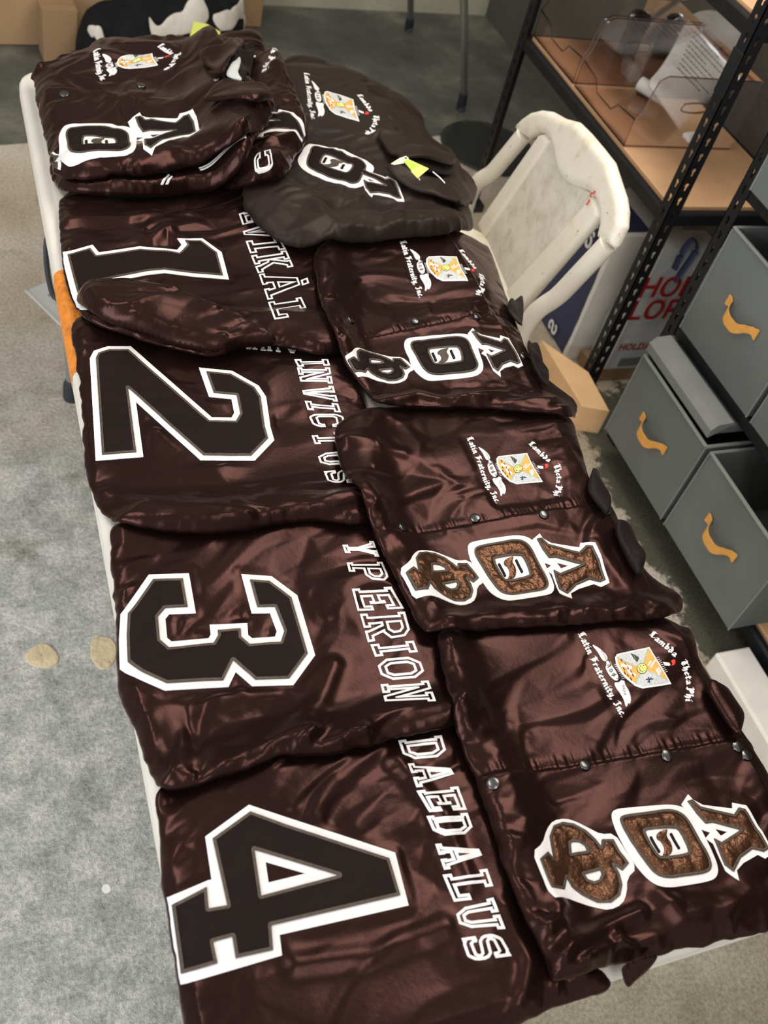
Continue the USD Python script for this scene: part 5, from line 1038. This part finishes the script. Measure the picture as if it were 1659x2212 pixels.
def carton(label, x0, x1, y0, y1, h, rz, m_, tape=True):
    t = thing('cardboard_box', label, 'box', ((x0 + x1) / 2, (y0 + y1) / 2, 0)); c = np.array([(x0 + x1) / 2, (y0 + y1) / 2, 0]); R = trimesh.transformations.rotation_matrix(rz, [0, 0, 1], c)
    b = bx((x0, y0, -.003), (x1, y1, h), .003); b.apply_transform(R); part(t, 'box_body', b, m_)
    for yy in (.0,):
        f = [bx((x0, y0, h + .0005), (x1, (y0 + y1) / 2 - .002, h + .004)), bx((x0, (y0 + y1) / 2 + .002, h + .0005), (x1, y1, h + .004))]
        for g in f: g.apply_transform(R); part(t, 'box_flap', g, m_)
    if tape:
        g = bx(((x0 + x1) / 2 - .03, y0 - .0012, h * .45), ((x0 + x1) / 2 + .03, y0 - .0004, h)); g.apply_transform(R); part(t, 'packing_tape', g, M['cardboard2'])
carton('large brown cardboard box in the far left corner of the view', -.02, .44, 3.45, 3.68, .48, .10, M['cardboard'])
carton('darker brown cardboard box behind the black clothes', .48, 1.02, 3.68, 3.84, .52, .06, M['cardboard2'])
carton('low brown cardboard box in front of the large one', .17, .285, 3.33, 3.42, .17, .10, M['cardboard2'], False)
ZB = (240, 0, .2411)
BZ = np.full_like(H, -.004)
def heap(name, px, zmid, thick, rad, seed, m_, label, cat, base, wr=2.0, lift=0.):
    pw = at(px, zmid) if not callable(base) else march(px, base, .45, -.05, 140)
    poly = Polygon(smooth_poly(pw[:, :2], 2)).buffer(0); cl = Cloth(poly, thick, rad, seed, .6, wr, base=base if callable(base) else (lambda x, y: np.full(np.shape(x), float(base))), lift=lift)
    return single(name, cl.mesh(.009), m_, label, cat, smooth=True), cl
_, hcl = heap('black_clothes', [(160, 70), (175, 62), (235, 64), (248, 46), (330, 40), (395, 26), (412, 12), (440, 4), (500, 4), (520, 24), (530, 60), (520, 100), (440, 130), (300, 140), (165, 140)], .11, .23, .09, 71, M['blackcloth'], 'heap of black clothes in front of the cardboard boxes', 'clothes', -.004, 2.5)
_wh = lambda pts: Z(pts, *ZB)
heap('white_cloth', _wh([(330, 200), (365, 270), (430, 320), (495, 240), (560, 185), (640, 175), (680, 90), (760, 25), (825, 100), (880, 190), (850, 250), (790, 330), (620, 370), (420, 400), (350, 360)]), .245, .045, .03, 73, M['whitecloth'], 'crumpled off-white cloth lying on the black clothes', 'cloth', hcl.top, .7, .004)
heap('white_cloth', _wh([(895, 185), (985, 165), (1100, 170), (1190, 150), (1205, 280), (1120, 330), (1000, 345), (930, 270)]), .235, .04, .03, 74, M['whitecloth'], 'white cloth corner right of the yellow note', 'cloth', hcl.top, .7, .004)
heap('white_cloth', [(185, 77), (210, 69), (225, 92), (232, 104), (212, 104), (198, 90)], .20, .03, .02, 75, M['whitecloth'], 'narrow white cloth strip left on the black clothes', 'cloth', hcl.top, .5, .004)
_np = march(_wh([(742, 192), (980, 285), (962, 345), (700, 345)]), hcl.top, .45, -.05, 140); _np[:, 2] = _np[:, 2].max() + .05; single('paper_note', sheet(at(_wh([(742, 192), (860, 215), (980, 285), (962, 345), (850, 355), (700, 350)]), float(_np[0, 2])), .002), M['note'], 'blank yellow-green paper note on the white cloth', 'note', smooth=False)
pp = thing('perforated_plate', 'galvanised perforated plate on the floor left of the table', 'plate', at([(100, 650)], 0)[0])
ppx = np.array([(56, 628), (112, 604), (165, 668), (152, 722)], float); q3 = at(ppx, 0.004); ctr = q3.mean(0)
pl_poly = Polygon(q3[:, :2]); ax_ = q3[3] - q3[0]; ax_ /= np.linalg.norm(ax_); ay_ = q3[1] - q3[0]; ay_ /= np.linalg.norm(ay_)
hl = [Point(*(q3[0] + ax_ * (.05 + .034 * i) + ay_ * (.045 + .0) )[:2]).buffer(.007, 6) for i in range(5)] + [Point(*(q3[0] + ax_ * (.03 + .034 * i) + ay_ * .09)[:2]).buffer(.007, 6) for i in range(5)]
g_ = pl_poly - unary_union(hl); g_ = max(getattr(g_, 'geoms', [g_]), key=lambda k: k.area)
mm = trimesh.creation.extrude_polygon(g_, .003, engine='earcut'); mm.apply_translation([0, 0, .001]); part(pp, 'plate', mm, M['perf'], smooth=False)
part(pp, 'plate_lip', tube([q3[0], q3[3]], .004, 6), M['perf'])
